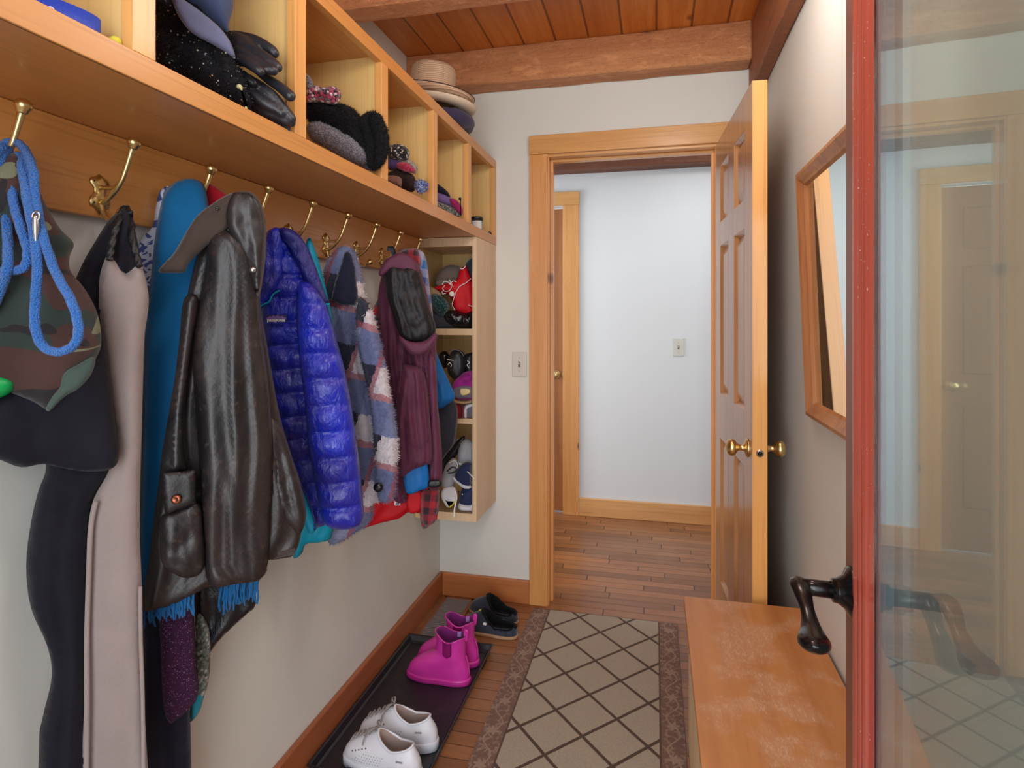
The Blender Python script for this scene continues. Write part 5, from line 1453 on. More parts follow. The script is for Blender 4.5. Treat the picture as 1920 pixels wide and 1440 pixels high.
solo('grey_mitten', b, M['greyknit'], 'small grey woollen mitten tip at the left edge of the same cubby', 'mitten')

# fourth bay
cl = shelfcl(1.536, 1.880); FR = CX-.004
t = thing('bobble_hat', 'brown suede hat with a blue and white yarn pompom', 'hat', P(765, 350, 1.95))
b = cloth([(726, 326), (744, 318), (762, 322), (776, 330), (780, 346), (774, 360), (756, 354), (726, 342)], (754, 338, 1.93), .03, .05, .035, (0, 1, 0), .008, 22, step=.007, cl=cl, front=FR)
put('crown', b, M['brownfur'], t)
b = cloth([(726, 330), (744, 330), (753, 336), (752, 350), (740, 346), (726, 341)], (740, 340, 1.885), .008, .01, .012, step=.006, cl=cl, front=FR); put('suede_patch', b, M['suede'], t)
b = NB(); cc = P(790, 349, 1.92)
ball(b, cc, .018, 3, .12, 6, mi=0)
random.seed(9)
for k in range(150):
    d = Vector((random.gauss(0, 1), random.gauss(0, 1), random.gauss(0, 1))).normalized(); tube(b, [cc+d*.012, cc+d*random.uniform(.022, .027)], [.0016, .0012], seg=4)
put('pompom', clampbm(b, (cl[0], -.69, cl[2], 1.881, cl[4], cl[5])), M['pompom'], t)
b = cloth([(726, 292), (740, 294), (758, 302), (772, 310), (774, 322), (760, 320), (726, 316)], (750, 308, 1.94), .022, .04, .025, step=.007, cl=cl, front=FR)
solo('purple_mitten', b, M['purpleknit'], 'purple knitted mitten under the black and white one', 'mitten')
b = cloth([(744, 306), (760, 304), (774, 312), (778, 322), (766, 324), (746, 316)], (762, 314, 1.90), .012, .02, .015, step=.006, cl=cl, front=FR)
solo('pink_mitten', b, M['pinkk'], 'crimson pink knitted mitten in the fourth cubby pile', 'mitten')
b = cloth([(742, 296), (760, 298), (776, 306), (782, 316), (778, 326), (772, 320), (762, 308), (744, 304)], (764, 308, 1.935), .016, .03, .014, step=.006, cl=cl, front=FR, fuzz=.004)
hairy(b, 1200, .006, .0006)
solo('cream_scarf', b, M['creamknit'], 'cream marl scarf behind the crimson mitten', 'scarf')
b = cloth([(727, 284), (732, 272), (748, 270), (762, 276), (768, 288), (764, 300), (748, 300), (728, 294)], (748, 286, 1.915), .02, .035, .025, step=.006, cl=cl, front=FR)
solo('snowflake_mitten', b, M['bwknit'], 'black and white patterned mitten topping the fourth cubby pile', 'mitten')

# fifth bay
cl = shelfcl(1.925, 2.263); FR = CX-.004
b = cloth([(818, 378), (832, 382), (850, 390), (862, 400), (860, 406), (842, 404), (818, 388)], (842, 394, 2.34), .015, .04, .02, step=.008, cl=cl, front=FR)
solo('lace_scarf', b, M['lace'], 'grey lace knit scarf at the bottom of the fifth cubby', 'scarf')
b = cloth([(818, 362), (832, 362), (848, 374), (856, 384), (850, 390), (834, 384), (818, 378)], (838, 376, 2.35), .018, .04, .022, step=.008, cl=cl, front=FR)
solo('lavender_mitten', b, fabric('lavender_knit', (140, 116, 180), (110, 90, 150)), 'lavender knitted mitten lying on the grey lace scarf', 'mitten')
b = cloth([(844, 372), (854, 374), (864, 384), (868, 396), (864, 404), (854, 394), (846, 384)], (857, 388, 2.32), .015, .03, .018, step=.007, cl=cl, front=FR)
solo('magenta_mitten', b, M['magenta'], 'magenta and dark mitten at the right of the fifth cubby', 'mitten')
b = cloth([(818, 344), (826, 348), (840, 360), (844, 370), (832, 366), (818, 360)], (832, 358, 2.34), .015, .03, .018, step=.007, cl=cl, front=FR)
solo('dark_mitten', b, M['navyl'], 'dark blue mitten on top of the lavender one', 'mitten')
b = cords([P(862, 372, 2.31), P(868, 380, 2.30), P(870, 394, 2.30), P(866, 404, 2.30)], .006)
solo('black_glove_cuff', clampbm(b, cl), M['blackknit'], 'rolled black knitted cuff against the divider of the fifth cubby', 'cuff', smooth=True)

# last bay: tin and key
t = thing('tin', 'small round tin with a black lid and white label in the last cubby', 'tin', (-.757, 2.512, ZS))
b = NB(); lathe(b, [(0, 0), (.026, 0), (.027, .002), (.027, .056), (0, .056)], (-.757, 2.512, ZS+.0006)); put('can', b, M['tin'], t)
b = NB(); lathe(b, [(0, .056), (.0285, .056), (.0285, .068), (.027, .070), (0, .070)], (-.757, 2.512, ZS+.0008)); put('lid', b, M['rubber'], t)
b = NB(); rr = .0275
for k in range(12):
    a0, a1 = R(-120+k*8), R(-120+(k+1)*8)
    vs = [b.verts.new((-.757+rr*cos(a), 2.512+rr*sin(a), ZS+z)) for a, z in ((a0, .006), (a1, .006), (a1, .052), (a0, .052))]; b.faces.new(vs)
put('paper_label', b, M['label'], t)
b = cords([(-.729, 2.600, ZS+.012), (-.728, 2.615, ZS+.022), (-.727, 2.632, ZS+.020), (-.727, 2.640, ZS+.012)], .003)
solo('black_clip', b, M['bronze'], 'tiny black clip at the front edge of the last cubby', 'clip', smooth=True)

# hats on top of the cubbies
HT = zt1+.001
hc = Vector((-.835, 2.20, HT))
t = thing('navy_hat', 'navy purple cap at the bottom of the hat stack on the cubbies', 'hat', hc)
b = NB(); lathe(b, [(0, .002), (.10, .002), (.135, .012), (.142, .030), (.136, .048), (.120, .056), (.09, .058), (0, .060)], (hc.x+.01, hc.y+.02, hc.z), seg=48)
for v in b.verts: v.co += Vector((0, 0, max(0, .02*noise.noise(v.co*12))))
put('crown', b, M['hatnavy'], t)
t = thing('cream_hat', 'cream brimmed hat in the middle of the hat stack', 'hat', hc+Vector((0, 0, .06)))
T1 = Matrix.Translation(hc+Vector((.005, 0, .082))) @ Matrix.Rotation(R(5), 4, 'Y')
b = NB(); lathe(b, [(.080, .03), (.084, .004), (.10, .0), (.130, -.004), (.150, .002), (.157, .012), (.158, .016), (.153, .014), (.128, .002), (.10, .006), (.088, .010), (.083, .034), (.080, .03)], (0, 0, 0), M=T1, seg=56)
put('brim', b, M['cream'], t)
b = NB(); lathe(b, [(.085, .006), (.0865, .008), (.0855, .028), (.084, .028)], (0, 0, 0), M=T1, seg=56); put('ribbon', b, plain('pale_ribbon', (224, 214, 198), .7), t)
t = thing('straw_hat', 'tan woven straw hat on top of the hat stack', 'hat', hc+Vector((0, 0, .10)))
T2 = Matrix.Translation(hc+Vector((-.012, -.005, .112))) @ Matrix.Rotation(R(7), 4, 'Y') @ Matrix.Rotation(R(2), 4, 'X')
b = NB(); lathe(b, [(.0, .134), (.05, .137), (.074, .134), (.084, .122), (.0875, .10), (.089, .05), (.0905, .012), (.0905, .004)], (0, 0, 0), M=T2, seg=64)
for v in b.verts: pass
put('crown', b, M['straw'], t)
b = NB(); lathe(b, [(.0905, .006), (.11, .002), (.140, .003), (.158, .012), (.168, .024), (.166, .026), (.156, .015), (.139, .006), (.11, .0055), (.089, .0095)], (0, 0, 0), M=T2, seg=64)
br = put('brim', b, M['straw'], t)
b = NB(); q = [T2 @ Vector((.1675*cos(2*pi*k/60), .1675*sin(2*pi*k/60), .0250)) for k in range(60)]; tube(b, q, .002, seg=6, closed=True); put('edge_cord', b, M['hatband'], br, smooth=True)
b = NB(); lathe(b, [(.0895, .008), (.0925, .008), (.0915, .021), (.088, .021)], (0, 0, 0), M=T2, seg=64); put('hatband', b, M['hatband'], t)

# ------------------------------------------------------------------ tall cabinet contents
def tcl(z0, z1): return (XL+.020, -.740, TY0-.03, 2.686, z0+.001, z1)
cl = tcl(1.266, 1.60)
b = cloth([(806, 586), (830, 590), (852, 600), (862, 614), (830, 618), (806, 618)], (832, 604, 2.55), .02, .08, .03, step=.009, cl=cl, wr=.01)
solo('grey_cloth', b, M['charcoal'], 'dark grey cloth on the top shelf of the tall cabinet', 'cloth')
b = cloth([(832, 586), (850, 582), (870, 588), (888, 584), (890, 612), (862, 616), (838, 606)], (864, 600, 2.545), .025, .08, .03, (0, 1, 0), .014, 34, step=.007, cl=cl)
solo('shiny_bag', b, M['blacksh'], 'crumpled shiny black bag under the red cap', 'bag')
b = cloth([(810, 552), (822, 552), (834, 560), (842, 572), (840, 586), (830, 594), (816, 586), (808, 570)], (826, 574, 2.54), .025, .05, .03, step=.007, cl=cl, fuzz=.008, wr=.01)
solo('yarn_pompom', b, M['tealfur'], 'teal green yarn ball left of the red cap', 'pompom')
b = cloth([(806, 538), (820, 544), (828, 552), (822, 562), (806, 558)], (816, 550, 2.555), .015, .03, .02, step=.007, cl=cl)
solo('tan_mitten', b, M['tan'], 'tan cotton mitten beside the teal yarn ball', 'mitten')
t = thing('khaki_hat', 'grey khaki cap behind the red one on the top shelf', 'cap', P(840, 520, 2.66))
b = cloth([(816, 528), (822, 510), (836, 499), (850, 497), (864, 502), (870, 520), (860, 532), (838, 536)], (844, 516, 2.67), .04, .05, .04, (0, 1, 0), .006, 16, step=.007, cl=cl); put('crown', b, M['greycap'], t)
b = cloth([(816, 530), (826, 524), (846, 526), (856, 530), (840, 538), (822, 538)], (834, 531, 2.625), .008, .02, .01, step=.007, cl=cl); put('brim', b, M['greycap'], t)
b = cloth([(872, 500), (878, 488), (889, 487), (890, 530), (882, 530), (876, 515)], (882, 508, 2.62), .02, .04, .02, step=.007, cl=cl, wr=.008)
solo('blue_grey_sock', b, M['felt'], 'blue grey woollen sock standing behind the red cap', 'sock')
t = thing('red_hat', 'bright red cap with white lettering and white piping on the top shelf', 'cap', P(855, 590, 2.55))
b = cloth([(813, 541), (828, 534), (842, 530), (856, 524), (860, 512), (864, 503), (874, 499), (880, 512), (885, 526), (890, 550), (889, 584), (880, 596), (866, 588), (852, 582), (848, 570), (844, 556), (834, 550)], (858, 550, 2.575), .035, .05, .035, (.003, 1.2, 4), .006, 18, step=.006, cl=cl)
put('crown', b, M['redc'], t)
def line(pth, yp, r, mat, name, parent): b = cords([P(u, v, yp) for u, v in pth], r, n=6); return put(name, b, mat, parent, smooth=True)
line([(883, 522), (874, 530), (862, 537), (855, 548), (850, 562), (848, 572), (853, 582)], 2.532, .0015, M['white'], 'piping', t)
line([(878, 572), (886, 575), (889, 582), (887, 590)], 2.532, .0015, M['white'], 'piping', t)
line([(862, 503), (868, 504), (873, 499)], 2.545, .002, M['white'], 'piping', t)
lt_ = line([(842, 524), (850, 538)], 2.532, .0017, M['white'], 'lettering', t)
line([(842, 533), (850, 527), (856, 529)], 2.531, .0017, M['white'], 'lettering', t)
line([(829, 534), (833, 528), (842, 530), (846, 538), (842, 545), (834, 546), (830, 541), (834, 535)], 2.532, .0017, M['white'], 'lettering', t)
line([(829, 546), (830, 551), (836, 550)], 2.532, .0016, M['white'], 'lettering', t)
b = cloth([(842, 549), (848, 546), (852, 550), (850, 556), (844, 555)], (847, 551, 2.534), .003, .004, .006, step=.004); put('emblem', b, M['white'], t)

# shoes and small things by outline helper
def shoe_at(name, label, cat, yp, upper, sole, um, sm_, cl, extra=(), tf=.03, tb=.06, group=None):
    t = thing(name, label, cat, clampv(P(*(sum(p[0] for p in upper)/len(upper), max(p[1] for p in upper)), yp), cl), group=group)
    cx = sum(p[0] for p in upper)/len(upper); cy = sum(p[1] for p in upper)/len(upper)
    b = cloth(upper, (cx, cy, yp), tf, tb, .03, (0, 1, 0), .004, 20, step=.006, cl=cl); put('upper', b, um, t)
    if sole:
        sx = sum(p[0] for p in sole)/len(sole); sy = sum(p[1] for p in sole)/len(sole)
        b = cloth(sole, (sx, sy, yp-.004), tf+.004, tb, .018, step=.006, cl=cl); put('sole', b, sm_, t)
    for nm, pth, r, mt_ in extra: line(pth, yp-tf-.008, r, mt_, nm, t)
    return t
cl = tcl(.892, 1.24)
shoe_at('black_shoe', 'black trainer with a white swirl, left on the middle shelf pile', 'shoe', 2.53, [(838, 676), (846, 660), (856, 655), (868, 660), (874, 676), (870, 700), (858, 712), (844, 706), (838, 692)], None, M['rubber'], None, cl,
        [('lace', [(842, 664), (850, 656), (862, 658), (870, 668)], .0018, M['shoegrey']), ('reflective_strip', [(838, 674), (850, 676)], .0018, M['white']), ('logo_mark', [(840, 684), (843, 680), (846, 684), (845, 688)], .0016, M['white'])])
shoe_at('black_shoe', 'black trainer with a white swirl, right on the middle shelf pile', 'shoe', 2.56, [(870, 668), (880, 662), (889, 664), (890, 702), (878, 706), (870, 696)], None, M['rubber'], None, cl,
        [('logo_mark', [(876, 676), (880, 680), (876, 684), (879, 690)], .0016, M['white'])])
shoe_at('black_sandal', 'black strappy shoe at the back left of the middle shelf', 'shoe', 2.62, [(822, 668), (832, 658), (842, 664), (842, 684), (830, 690)], None, M['blacksh'], None, cl)
shoe_at('magenta_trainer', 'magenta and grey trainer lying on the middle shelf', 'shoe', 2.515, [(850, 718), (862, 704), (874, 697), (888, 699), (890, 745), (872, 750), (852, 748), (847, 734)], [(848, 746), (870, 751), (890, 746), (890, 754), (868, 758), (850, 755)], M['shoepurple'], M['cork'], cl,
        [('lace', [(864, 706), (874, 702), (884, 706), (880, 714), (868, 714)], .002, M['purplelining'])])
b = cloth([(849, 730), (864, 724), (880, 724), (889, 728), (889, 744), (868, 747), (851, 744)], (868, 736, 2.478), .006, .02, .01, step=.006, cl=cl); 
mt0 = [o for o in COL.objects if o.name.startswith('magenta_trainer')][0]; put('toe_cap', b, M['shoegrey'], mt0, label='grey suede toe')
b = cloth([(862, 730), (876, 729), (884, 734), (876, 740), (864, 741)], (872, 735, 2.468), .004, .01, .008, step=.005, cl=cl); put('toe_patch', b, plain('pale_yellow_patch', (226, 206, 150), .8), mt0)
shoe_at('red_shoe', 'dark red canvas shoe under the magenta trainer', 'shoe', 2.52, [(846, 757), (868, 757), (870, 784), (846, 785)], None, M['darkred'], None, cl, [('sole_edge', [(862, 757), (866, 770), (864, 784)], .0025, M['bronze'])])
shoe_at('white_soled_shoe', 'shoe standing with its white rubber rim outward, right of the red shoe', 'shoe', 2.53, [(876, 760), (890, 757), (890, 784), (876, 784)], [(868, 768), (874, 757), (890, 755), (890, 762), (878, 766), (876, 784), (870, 784)], M['shoegrey'], M['white_rubber'], cl)
cl = tcl(.497, .868)
shoe_at('strap_sandal', 'black sandal with long straps leaning at the back of the bottom shelf', 'sandal', 2.58, [(820, 880), (832, 856), (846, 838), (862, 822), (872, 818), (866, 838), (850, 862), (838, 884), (826, 900)], None, M['rubber'], None, cl,
        [('strap', [(826, 888), (842, 856), (862, 830)], .003, M['blacksh']), ('strap', [(822, 872), (838, 848), (852, 830), (860, 822)], .003, M['shoegrey'])], tf=.015, tb=.03)
shoe_at('grey_shoe', 'light grey knit shoe standing heel up at the right of the bottom shelf', 'shoe', 2.57, [(860, 842), (866, 828), (876, 823), (887, 830), (890, 846), (890, 878), (876, 884), (862, 876), (858, 858)], [(860, 864), (876, 869), (890, 864), (890, 874), (874, 878), (860, 872)], M['greymesh'], M['white_rubber'], cl)
shoe_at('grey_shoe', 'light grey lace-up shoe pointing down at the left of the bottom shelf', 'shoe', 2.53, [(830, 890), (836, 872), (848, 860), (858, 864), (860, 882), (854, 904), (848, 916), (832, 914), (828, 904)], None, M['greymesh'], None, cl,
        [('lace', [(842, 868), (852, 864), (858, 872), (854, 882)], .0018, M['white']), ('opening', [(838, 884), (848, 876), (856, 880), (850, 886), (840, 888)], .003, M['rubber'])])
shoe_at('yellow_toed_shoe', 'white canvas shoe with a yellow toe at the front left of the bottom shelf', 'shoe', 2.50, [(829, 920), (840, 913), (854, 914), (858, 928), (854, 942), (842, 952), (834, 946), (828, 934)], [(829, 934), (842, 937), (856, 932), (853, 943), (842, 952), (834, 946)], plain('white_canvas', (226, 228, 236), .8), M['yellow'], cl)
shoe_at('navy_shoe', 'navy canvas shoe with a white sole, upper of the two', 'shoe', 2.49, [(852, 896), (858, 880), (868, 870), (880, 868), (890, 876), (890, 900), (878, 912), (862, 906)], [(849, 893), (856, 898), (868, 906), (880, 908), (884, 914), (872, 916), (858, 908), (849, 900)], M['navyshoe'], M['white_rubber'], cl,
        [('lace', [(876, 884), (884, 892), (889, 898)], .0018, M['white'])])
shoe_at('navy_shoe', 'navy canvas shoe with a white sole, lower one flat on the shelf', 'shoe', 2.52, [(862, 946), (863, 926), (868, 914), (880, 908), (890, 910), (890, 946)], [(861, 942), (876, 944), (890, 942), (890, 956), (861, 955)], M['navyshoe'], M['white_rubber'], cl,
        [('eyelet', [(866, 926), (867, 927), (867, 928)], .0016, M['white'])])
b = cords([P(848, 912, 2.475), P(853, 920, 2.45), P(856, 932, 2.44), P(854, 945, 2.435), P(852, 956, 2.43), P(851, 970, 2.43)], .0034)
solo('white_shoelace', b, M['white'], 'white shoelace dangling over the bottom edge of the tall cabinet', 'shoelace', smooth=True)
# ------------------------------------------------------------------ shoes on the floor (built along +x, heel at x=0)
def foot(L, W, t, grow=0, toew=1.0):
    """outline of a sole; t angle, 0 = toe"""
    c, s = cos(t), sin(t)
    x = L/2+(L/2+grow)*(abs(c)**.86)*(1 if c > 0 else -1)
    w = W/2*(.80+.20*max(0, min(1, x/(L*.72))))
    waist = 1-.12*math.exp(-((x-L*.42)/(L*.14))**2)
    y = (w*waist+grow)*(abs(s)**.72)*(1 if s > 0 else -1)
    return x, y
def solebm(L, W, h, grow=.003, lift=.0):
    b = NB(); n = 56; rings = []
    for g_, z in ((grow-.003, .0), (grow, .003), (grow, h-.004), (grow-.002, h), (grow-.010, h)):
        rings.append([b.verts.new((*foot(L, W, 2*pi*k/n, g_), z+lift*max(0, foot(L, W, 2*pi*k/n, g_)[0]/L-.7)**2)) for k in range(n)])
    for A, B_ in zip(rings[:-1], rings[1:]):
        for k in range(n): b.faces.new((A[k], A[(k+1) % n], B_[(k+1) % n], B_[k])).smooth = True
    b.faces.new(rings[0][::-1]); b.faces.new(rings[-1])
    bmesh.ops.recalc_face_normals(b, faces=b.faces)
    return b
def upperbm(L, W, sh, col, toe_h, nlev=14, n=56, lining=False, zc=None, depth=.05, wr=.0012):
    """col=(cx,ca,cb) collar ellipse; zc(theta) collar height"""
    b = NB(); rings = []
    def C(t): return Vector((col[0]+col[1]*cos(t), col[2]*sin(t)*1.0, zc(t)))
    for j in range(nlev+1):
        q = j/nlev; ring = []
        for k in range(n):
            t = 2*pi*k/n; S = Vector((*foot(L, W, t, 0), sh-.002)); c = C(t)
            P1 = S+Vector((0, 0, toe_h*.62)); m = S.lerp(c, .42); P2 = Vector((m.x, m.y, max(toe_h*1.02, sh+(c.z-sh)*.62)))
            p = (1-q)**3*S+3*(1-q)**2*q*P1+3*(1-q)*q*q*P2+q**3*c
            if 0 < q < 1: p += Vector([noise.noise(p*40+Vector((i*5, 0, 0)))*wr for i in range(3)])
            ring.append(p)
        rings.append(ring)
    if lining:
        last = rings[-1]; rings = [last]
        for (f, dz) in ((.95, .001), (.92, -.004), (.9, -.3), (.88, -.65), (.84, -1)):
            rings.append([Vector((col[0]+(p.x-col[0])*f, p.y*f, p.z+(dz if dz > -.01 else dz*(p.z-sh-.004)))) for p in last])
    vs = [[b.verts.new(p) for p in r_] for r_ in rings]
    for A, B_ in zip(vs[:-1], vs[1:]):
        for k in range(n): b.faces.new((A[k], A[(k+1) % n], B_[(k+1) % n], B_[k])).smooth = True
    if lining: b.faces.new(vs[-1])
    bmesh.ops.recalc_face_normals(b, faces=b.faces)
    return b
def vamp(L, W, sh, col, toe_h, zc, q, y):
    """point on the upper's top line at parameter q (0 toe rim, 1 collar), y sideways"""
    t = 0.0; S = Vector((*foot(L, W, 0, 0), sh)); c = Vector((col[0]+col[1], 0, zc(0)))
    P1 = S+Vector((0, 0, toe_h*.62)); m = S.lerp(c, .42); P2 = Vector((m.x, m.y, max(toe_h*1.02, sh+(c.z-sh)*.62)))
    p = (1-q)**3*S+3*(1-q)**2*q*P1+3*(1-q)*q*q*P2+q**3*c
    return p+Vector((0, y, -.35*abs(y)**1.15))
def place(pt, L, yaw):
    """empty location so that the shoe's middle sits at pt"""
    return Vector((pt[0]-cos(yaw)*L/2, pt[1]-sin(yaw)*L/2, pt[2]))
def sneaker(label, mid, yaw):
    L, W = .250, .094; sh = .030; col = (.080, .055, .0275); toe = .060
    zc = lambda t: .092+.022*max(0, cos(t))-.012*abs(sin(t))+.006*max(0, -cos(t))
    T = thing('sneaker', label, 'shoe', place(mid, L, yaw), (0, 0, yaw), 'white sneakers on the boot tray')
    put('sole', solebm(L, W, sh), M['white_rubber'], T, world=False, smooth=True)
    put('upper', upperbm(L, W, sh, col, toe, zc=zc), M['white_leather'], T, world=False)
    put('lining', upperbm(L, W, sh, col, toe, zc=zc, lining=True), M['shoelining'], T, world=False)
    # heel tab and eyestay panels
    b = NB(); tube(b, [(.080+.0565*cos(a), .0285*sin(a), zc(a)+.0005) for a in [2*pi*k/40 for k in range(40)]], .0032, seg=8, closed=True); put('collar_edge', b, M['white_leather'], T, world=False, smooth=True)
    for i in range(5):
        q = .46+.105*i; b = NB(); y = .017
        a = vamp(L, W, sh, col, toe, zc, q, -y)+Vector((0, 0, .004)); m_ = vamp(L, W, sh, col, toe, zc, q+.02, 0)+Vector((0, 0, .0065)); c = vamp(L, W, sh, col, toe, zc, q, y)+Vector((0, 0, .004))
        tube(b, [a, m_, c], .0024, seg=8, n=4)
        a2 = vamp(L, W, sh, col, toe, zc, min(q+.1, 1), y*.9)+Vector((0, 0, .006))
        tube(b, [a, (a+a2)/2+Vector((0, 0, .004)), a2], .0022, seg=8, n=4)
        put('lace', b, M['lacegrey'], T, world=False, smooth=True)
    b = NB(); p0 = vamp(L, W, sh, col, toe, zc, .98, 0)+Vector((0, 0, .006))
    for s in (-1, 1):
        tube(b, [p0, p0+Vector((.004, s*.018, .008)), p0+Vector((.016, s*.030, -.002)), p0+Vector((.014, s*.016, .004)), p0], .0022, seg=8, n=5)
        tube(b, [p0, p0+Vector((.012, s*.014, .002)), p0+Vector((.024, s*.034, -.016)), p0+Vector((.026, s*.040, -.032))], .0022, seg=8, n=5)
    put('bow', b, M['lacegrey'], T, world=False, smooth=True)
    # perforations on the outer side (faces -y in place after the turn) and both sides
    bvh_b = upperbm(L, W, sh, col, toe, zc=zc); 
    from mathutils.bvhtree import BVHTree
    tr = BVHTree.FromBMesh(bvh_b); b = NB()
    for s in (-1, 1):
        for r_, z in enumerate((.040, .047, .054, .061)):
            for k in range(11):
                x = .115+k*.0085+r_*.004*(-1)
                if x > .20-r_*.012: continue
                hit = tr.ray_cast(Vector((x, s*.2, z)), Vector((0, -s, 0)))
                if hit[0] is not None: lathe(b, [(0, .0004), (.0011, .0004), (.0011, 0)], hit[0], hit[1] if hit[1].y*s > 0 else -hit[1], seg=7)
    ev = put('perforations', b, M['eyelet'], T, world=False)
    b = NB()
    for s in (-1, 1):
        for k in range(5):
            hit = tr.ray_cast(Vector((.160+k*.011-.02*0, s*.2, .0765-.0042*k-.003)), Vector((0, -s, 0)))
            if hit[0] is not None: lathe(b, [(0, .0006), (.0022, .0006), (.0024, 0)], hit[0], hit[1] if hit[1].y*s > 0 else -hit[1], seg=9)
    if len(b.verts): put('eyelets', b, M['eyelet'], T, world=False)
    for s in (-1, 1):
        hit = tr.ray_cast(Vector((.05, s*.2, .062)), Vector((0, -s, 0)))
        if hit[0] is not None and s*1 > 0:
            nn = hit[1] if hit[1].y*s > 0 else -hit[1]
            b = NB(); box(b, -.010, .010, -.0006, .0006, -.0022, .0022); b.transform(Matrix.Translation(hit[0]+nn*.0006) @ Vector((0, 1, 0)).rotation_difference(nn).to_matrix().to_4x4())
            put('side_tag', b, plain('grey_tag', (130, 136, 140), .5) if 'gt' not in M else M['gt'], T, world=False)
    bvh_b.free()
    return T
tz = .0055
sneaker('scuffed white perforated sneaker, nearer of the pair on the boot tray', (-.766, 1.600, tz), R(180-8))
sneaker('scuffed white perforated sneaker, farther of the pair on the boot tray', (-.766, 1.712, tz), R(180+2))

def boot(label, mid, yaw):
    L, W = .236, .090; sh = .022; col = (.070, .056, .040); toe = .060
    zt = .172
    zc = lambda t: .098+.012*cos(t)
    T = thing('rain_boot', label, 'boot', place(mid, L, yaw), (0, 0, yaw), 'magenta rain boots on the boot tray')
    put('sole', solebm(L, W, sh, .004), M['pink'], T, world=False, smooth=True)
    b = NB(); n = 56
    for z in (.008, .015):
        tube(b, [Vector((*foot(L, W, 2*pi*k/n, .0042), z)) for k in range(n)], .0011, seg=6, closed=True)
    put('sole_groove', b, M['pinkdark'], T, world=False, smooth=True)
    b = upperbm(L, W, sh, col, toe, zc=zc, wr=.0015)
    # shaft
    def shaft(f, z): return [Vector((col[0]+(col[1]*f+.002*sin(z*60))*cos(2*pi*k/n)-.10*(z-.10)*0, col[2]*f*sin(2*pi*k/n), z+.0)) for k in range(n)]
    def top(k):
        t = 2*pi*k/n; return zt+.006*cos(t)-.016*(abs(sin(t))**6)
    lev = []
    for j, q in enumerate((0, .2, .4, .6, .8, 1.0)):
        ring = []
        for k in range(n):
            t = 2*pi*k/n; z0 = zc(t); z = z0+(top(k)-z0)*q; f = 1-.05*sin(pi*q)+.03*q
            ring.append(Vector((col[0]+col[1]*f*cos(t), col[2]*f*sin(t), z)))
        lev.append(ring)
    vs = [[b.verts.new(p) for p in r_] for r_ in lev]
    for A, B_ in zip(vs[:-1], vs[1:]):
        for k in range(n): b.faces.new((A[k], A[(k+1) % n], B_[(k+1) % n], B_[k])).smooth = True
    bmesh.ops.remove_doubles(b, verts=b.verts, dist=.0008)
    bmesh.ops.recalc_face_normals(b, faces=b.faces)
    put('upper', b, M['pink'], T, world=False, smooth=True)
    b = NB(); vin = []
    for f, dz in ((1.03, 0), (.95, .0015), (.93, -.01), (.92, -.05), (.9, -.1)):
        vin.append([b.verts.new((col[0]+col[1]*f*cos(2*pi*k/n), col[2]*f*sin(2*pi*k/n), top(k)+dz)) for k in range(n)])
    for A, B_ in zip(vin[:-1], vin[1:]):
        for k in range(n): b.faces.new((A[k], A[(k+1) % n], B_[(k+1) % n], B_[k])).smooth = True
    b.faces.new(vin[-1]); bmesh.ops.recalc_face_normals(b, faces=b.faces)
    put('lining', b, M['purplelining'], T, world=False)
    b = NB(); tube(b, [Vector((col[0]+col[1]*1.03*cos(2*pi*k/n), col[2]*1.03*sin(2*pi*k/n), top(k))) for k in range(n)], .0024, seg=8, closed=True)
    put('top_rim', b, M['pink'], T, world=False, smooth=True)
    for s in (-1, 1):      # elastic gussets
        b = NB(); g_ = []
        for j in range(9):
            q = j/8; z = .102+(.158-.102)*q; hw = .30*sqrt(max(0, 1-(1-min(1, q*3.2))**2))+.01; row = []
            for i in range(7):
                a = R(90)*s+(i/6-.5)*2*hw; f = 1-.05*sin(pi*(z-.098)/.075)+.035
                row.append(b.verts.new((col[0]+col[1]*f*cos(a), (col[2]*f+.0012)*sin(a), z)))
            g_.append(row)
        for A, B_ in zip(g_[:-1], g_[1:]):
            for k in range(6): b.faces.new((A[k], A[k+1], B_[k+1], B_[k])).smooth = True
        bmesh.ops.solidify(b, geom=b.faces[:], thickness=.001)
        put('elastic_gusset', b, M['pinkdark'], T, world=False)
    b = NB(); tube(b, [(col[0]-col[1]*1.03, 0, zt-.02), (col[0]-col[1]*1.08, 0, zt), (col[0]-col[1]*1.1, 0, zt+.014), (col[0]-col[1]*.98, 0, zt+.016), (col[0]-col[1]*.95, 0, zt-.004)], .0045, seg=8, n=5)
    put('pull_tab', b, M['pink'], T, world=False, smooth=True)
    b = NB(); tube(b, [(col[0]-col[1]*1.05+.002, 0, .10), (.004, 0, .07), (.000, 0, .03)], .0025, seg=8, n=5); put('back_seam', b, M['pink'], T, world=False, smooth=True)
    b = NB(); box(b, -.012, .012, -.0005, .0005, -.009, .009); b.transform(Matrix.Translation((col[0]-col[1]*.45, -col[2]*.80, zt-.018)) @ Matrix.Rotation(R(28), 4, 'Z')); put('size_label', b, M['lilac'], T, world=False)
    return T
boot('magenta rubber ankle boot, nearer of the pair on the boot tray', (-.762, 2.052, tz), R(180-3))
boot('magenta rubber ankle boot, farther of the pair, half hidden', (-.764, 2.160, tz), R(180+2))

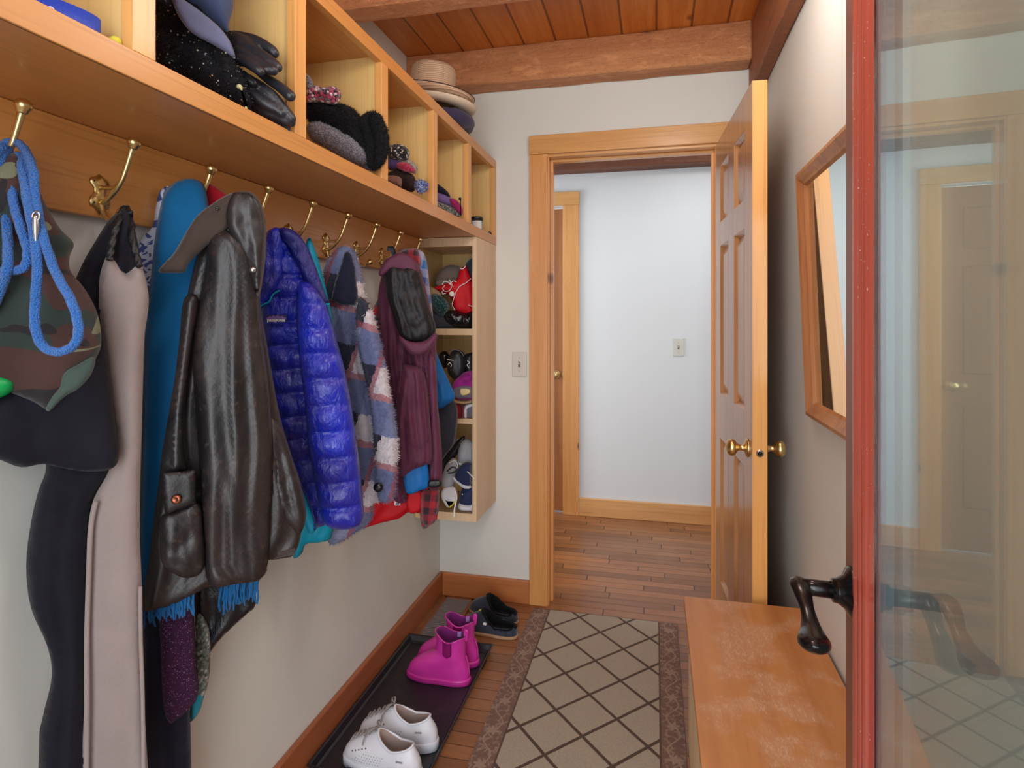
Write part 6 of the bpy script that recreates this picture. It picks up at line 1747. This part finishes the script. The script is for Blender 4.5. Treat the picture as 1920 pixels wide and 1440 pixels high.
def clog(label, mid, yaw, badge=True):
    L, W = .250, .098; sh = .020; toe = .052
    col = (.080, .074, .036)
    zc = lambda t: .036+.046*max(0, cos(t))**1.2+.006*abs(cos(t))
    T = thing('felt_slipper', label, 'slipper', place(mid, L, yaw), (0, 0, yaw), 'blue grey felt slippers by the doorway')
    put('sole', solebm(L, W, .014, .003), M['cork'], T, world=False, smooth=True)
    put('upper', upperbm(L, W, .014, col, toe, zc=zc), M['felt'], T, world=False)
    b = upperbm(L, W, .014, col, toe, zc=zc, lining=True)
    put('lining', b, M['fur'], T, world=False)
    b = NB(); pts_ = [Vector((col[0]+col[1]*cos(2*pi*k/48), col[2]*sin(2*pi*k/48), zc(2*pi*k/48)+.001)) for k in range(48)]
    tube(b, pts_, .0052, seg=10, closed=True)
    for v in b.verts: v.co += Vector([noise.noise(v.co*160+Vector((i*5, 0, 0)))*.003 for i in range(3)])
    hairy(b, 2500, .006, .0006, droop=0)
    put('fleece_trim', b, M['fur'], T, world=False, smooth=True)
    if badge:
        bb = upperbm(L, W, .014, col, toe, zc=zc)
        from mathutils.bvhtree import BVHTree
        tr = BVHTree.FromBMesh(bb)
        for nm, x, s, z, w, h, mt_ in (('logo_tag', .128, 1, .050, .007, .0045, M['white']), ('toe_tag', .168, 0, 0, .008, .006, M['yellow'])):
            hit = tr.ray_cast(Vector((x, s*.2, z)), Vector((0, -s, 0))) if s else tr.ray_cast(Vector((x, .0, .3)), Vector((0, 0, -1)))
            if hit[0] is None: continue
            nn = hit[1]; 
            if nn.dot(Vector((0, s, 0)) if s else Vector((0, 0, 1))) < 0: nn = -nn
            b = NB(); box(b, -w, w, -h, h, -.0008, .0008); b.transform(Matrix.Translation(hit[0]+nn*.0008) @ Vector((0, 0, 1)).rotation_difference(nn).to_matrix().to_4x4()); put(nm, b, mt_, T, world=False)
        bb.free()
    return T
clog('blue grey felt slipper with black fleece, nearer of the two by the doorway', (-.672, 2.415, .0006), R(180-10))
clog('blue grey felt slipper with black fleece, farther one against the baseboard', (-.690, 2.545, .0006), R(180-22), False)

# little blue bow in front of the near sneaker
b = NB(); c0 = Vector((-.846, 1.560, .0075))
for k in range(6):
    a = k*pi/3; tube(b, [c0+Vector((0, 0, .004)), c0+Vector((cos(a)*.010, sin(a)*.010, .010+.004*(k % 2))), c0+Vector((cos(a+.3)*.018, sin(a+.3)*.018, .003))], [.003, .005, .002], seg=8, n=4, flat=.5)
tag(put('ribbon_bow', b, fabric('dark_blue_ribbon', (30, 44, 110), (20, 30, 80), .6), smooth=True), 'small dark blue ribbon bow on the tray beside the near sneaker', 'bow')
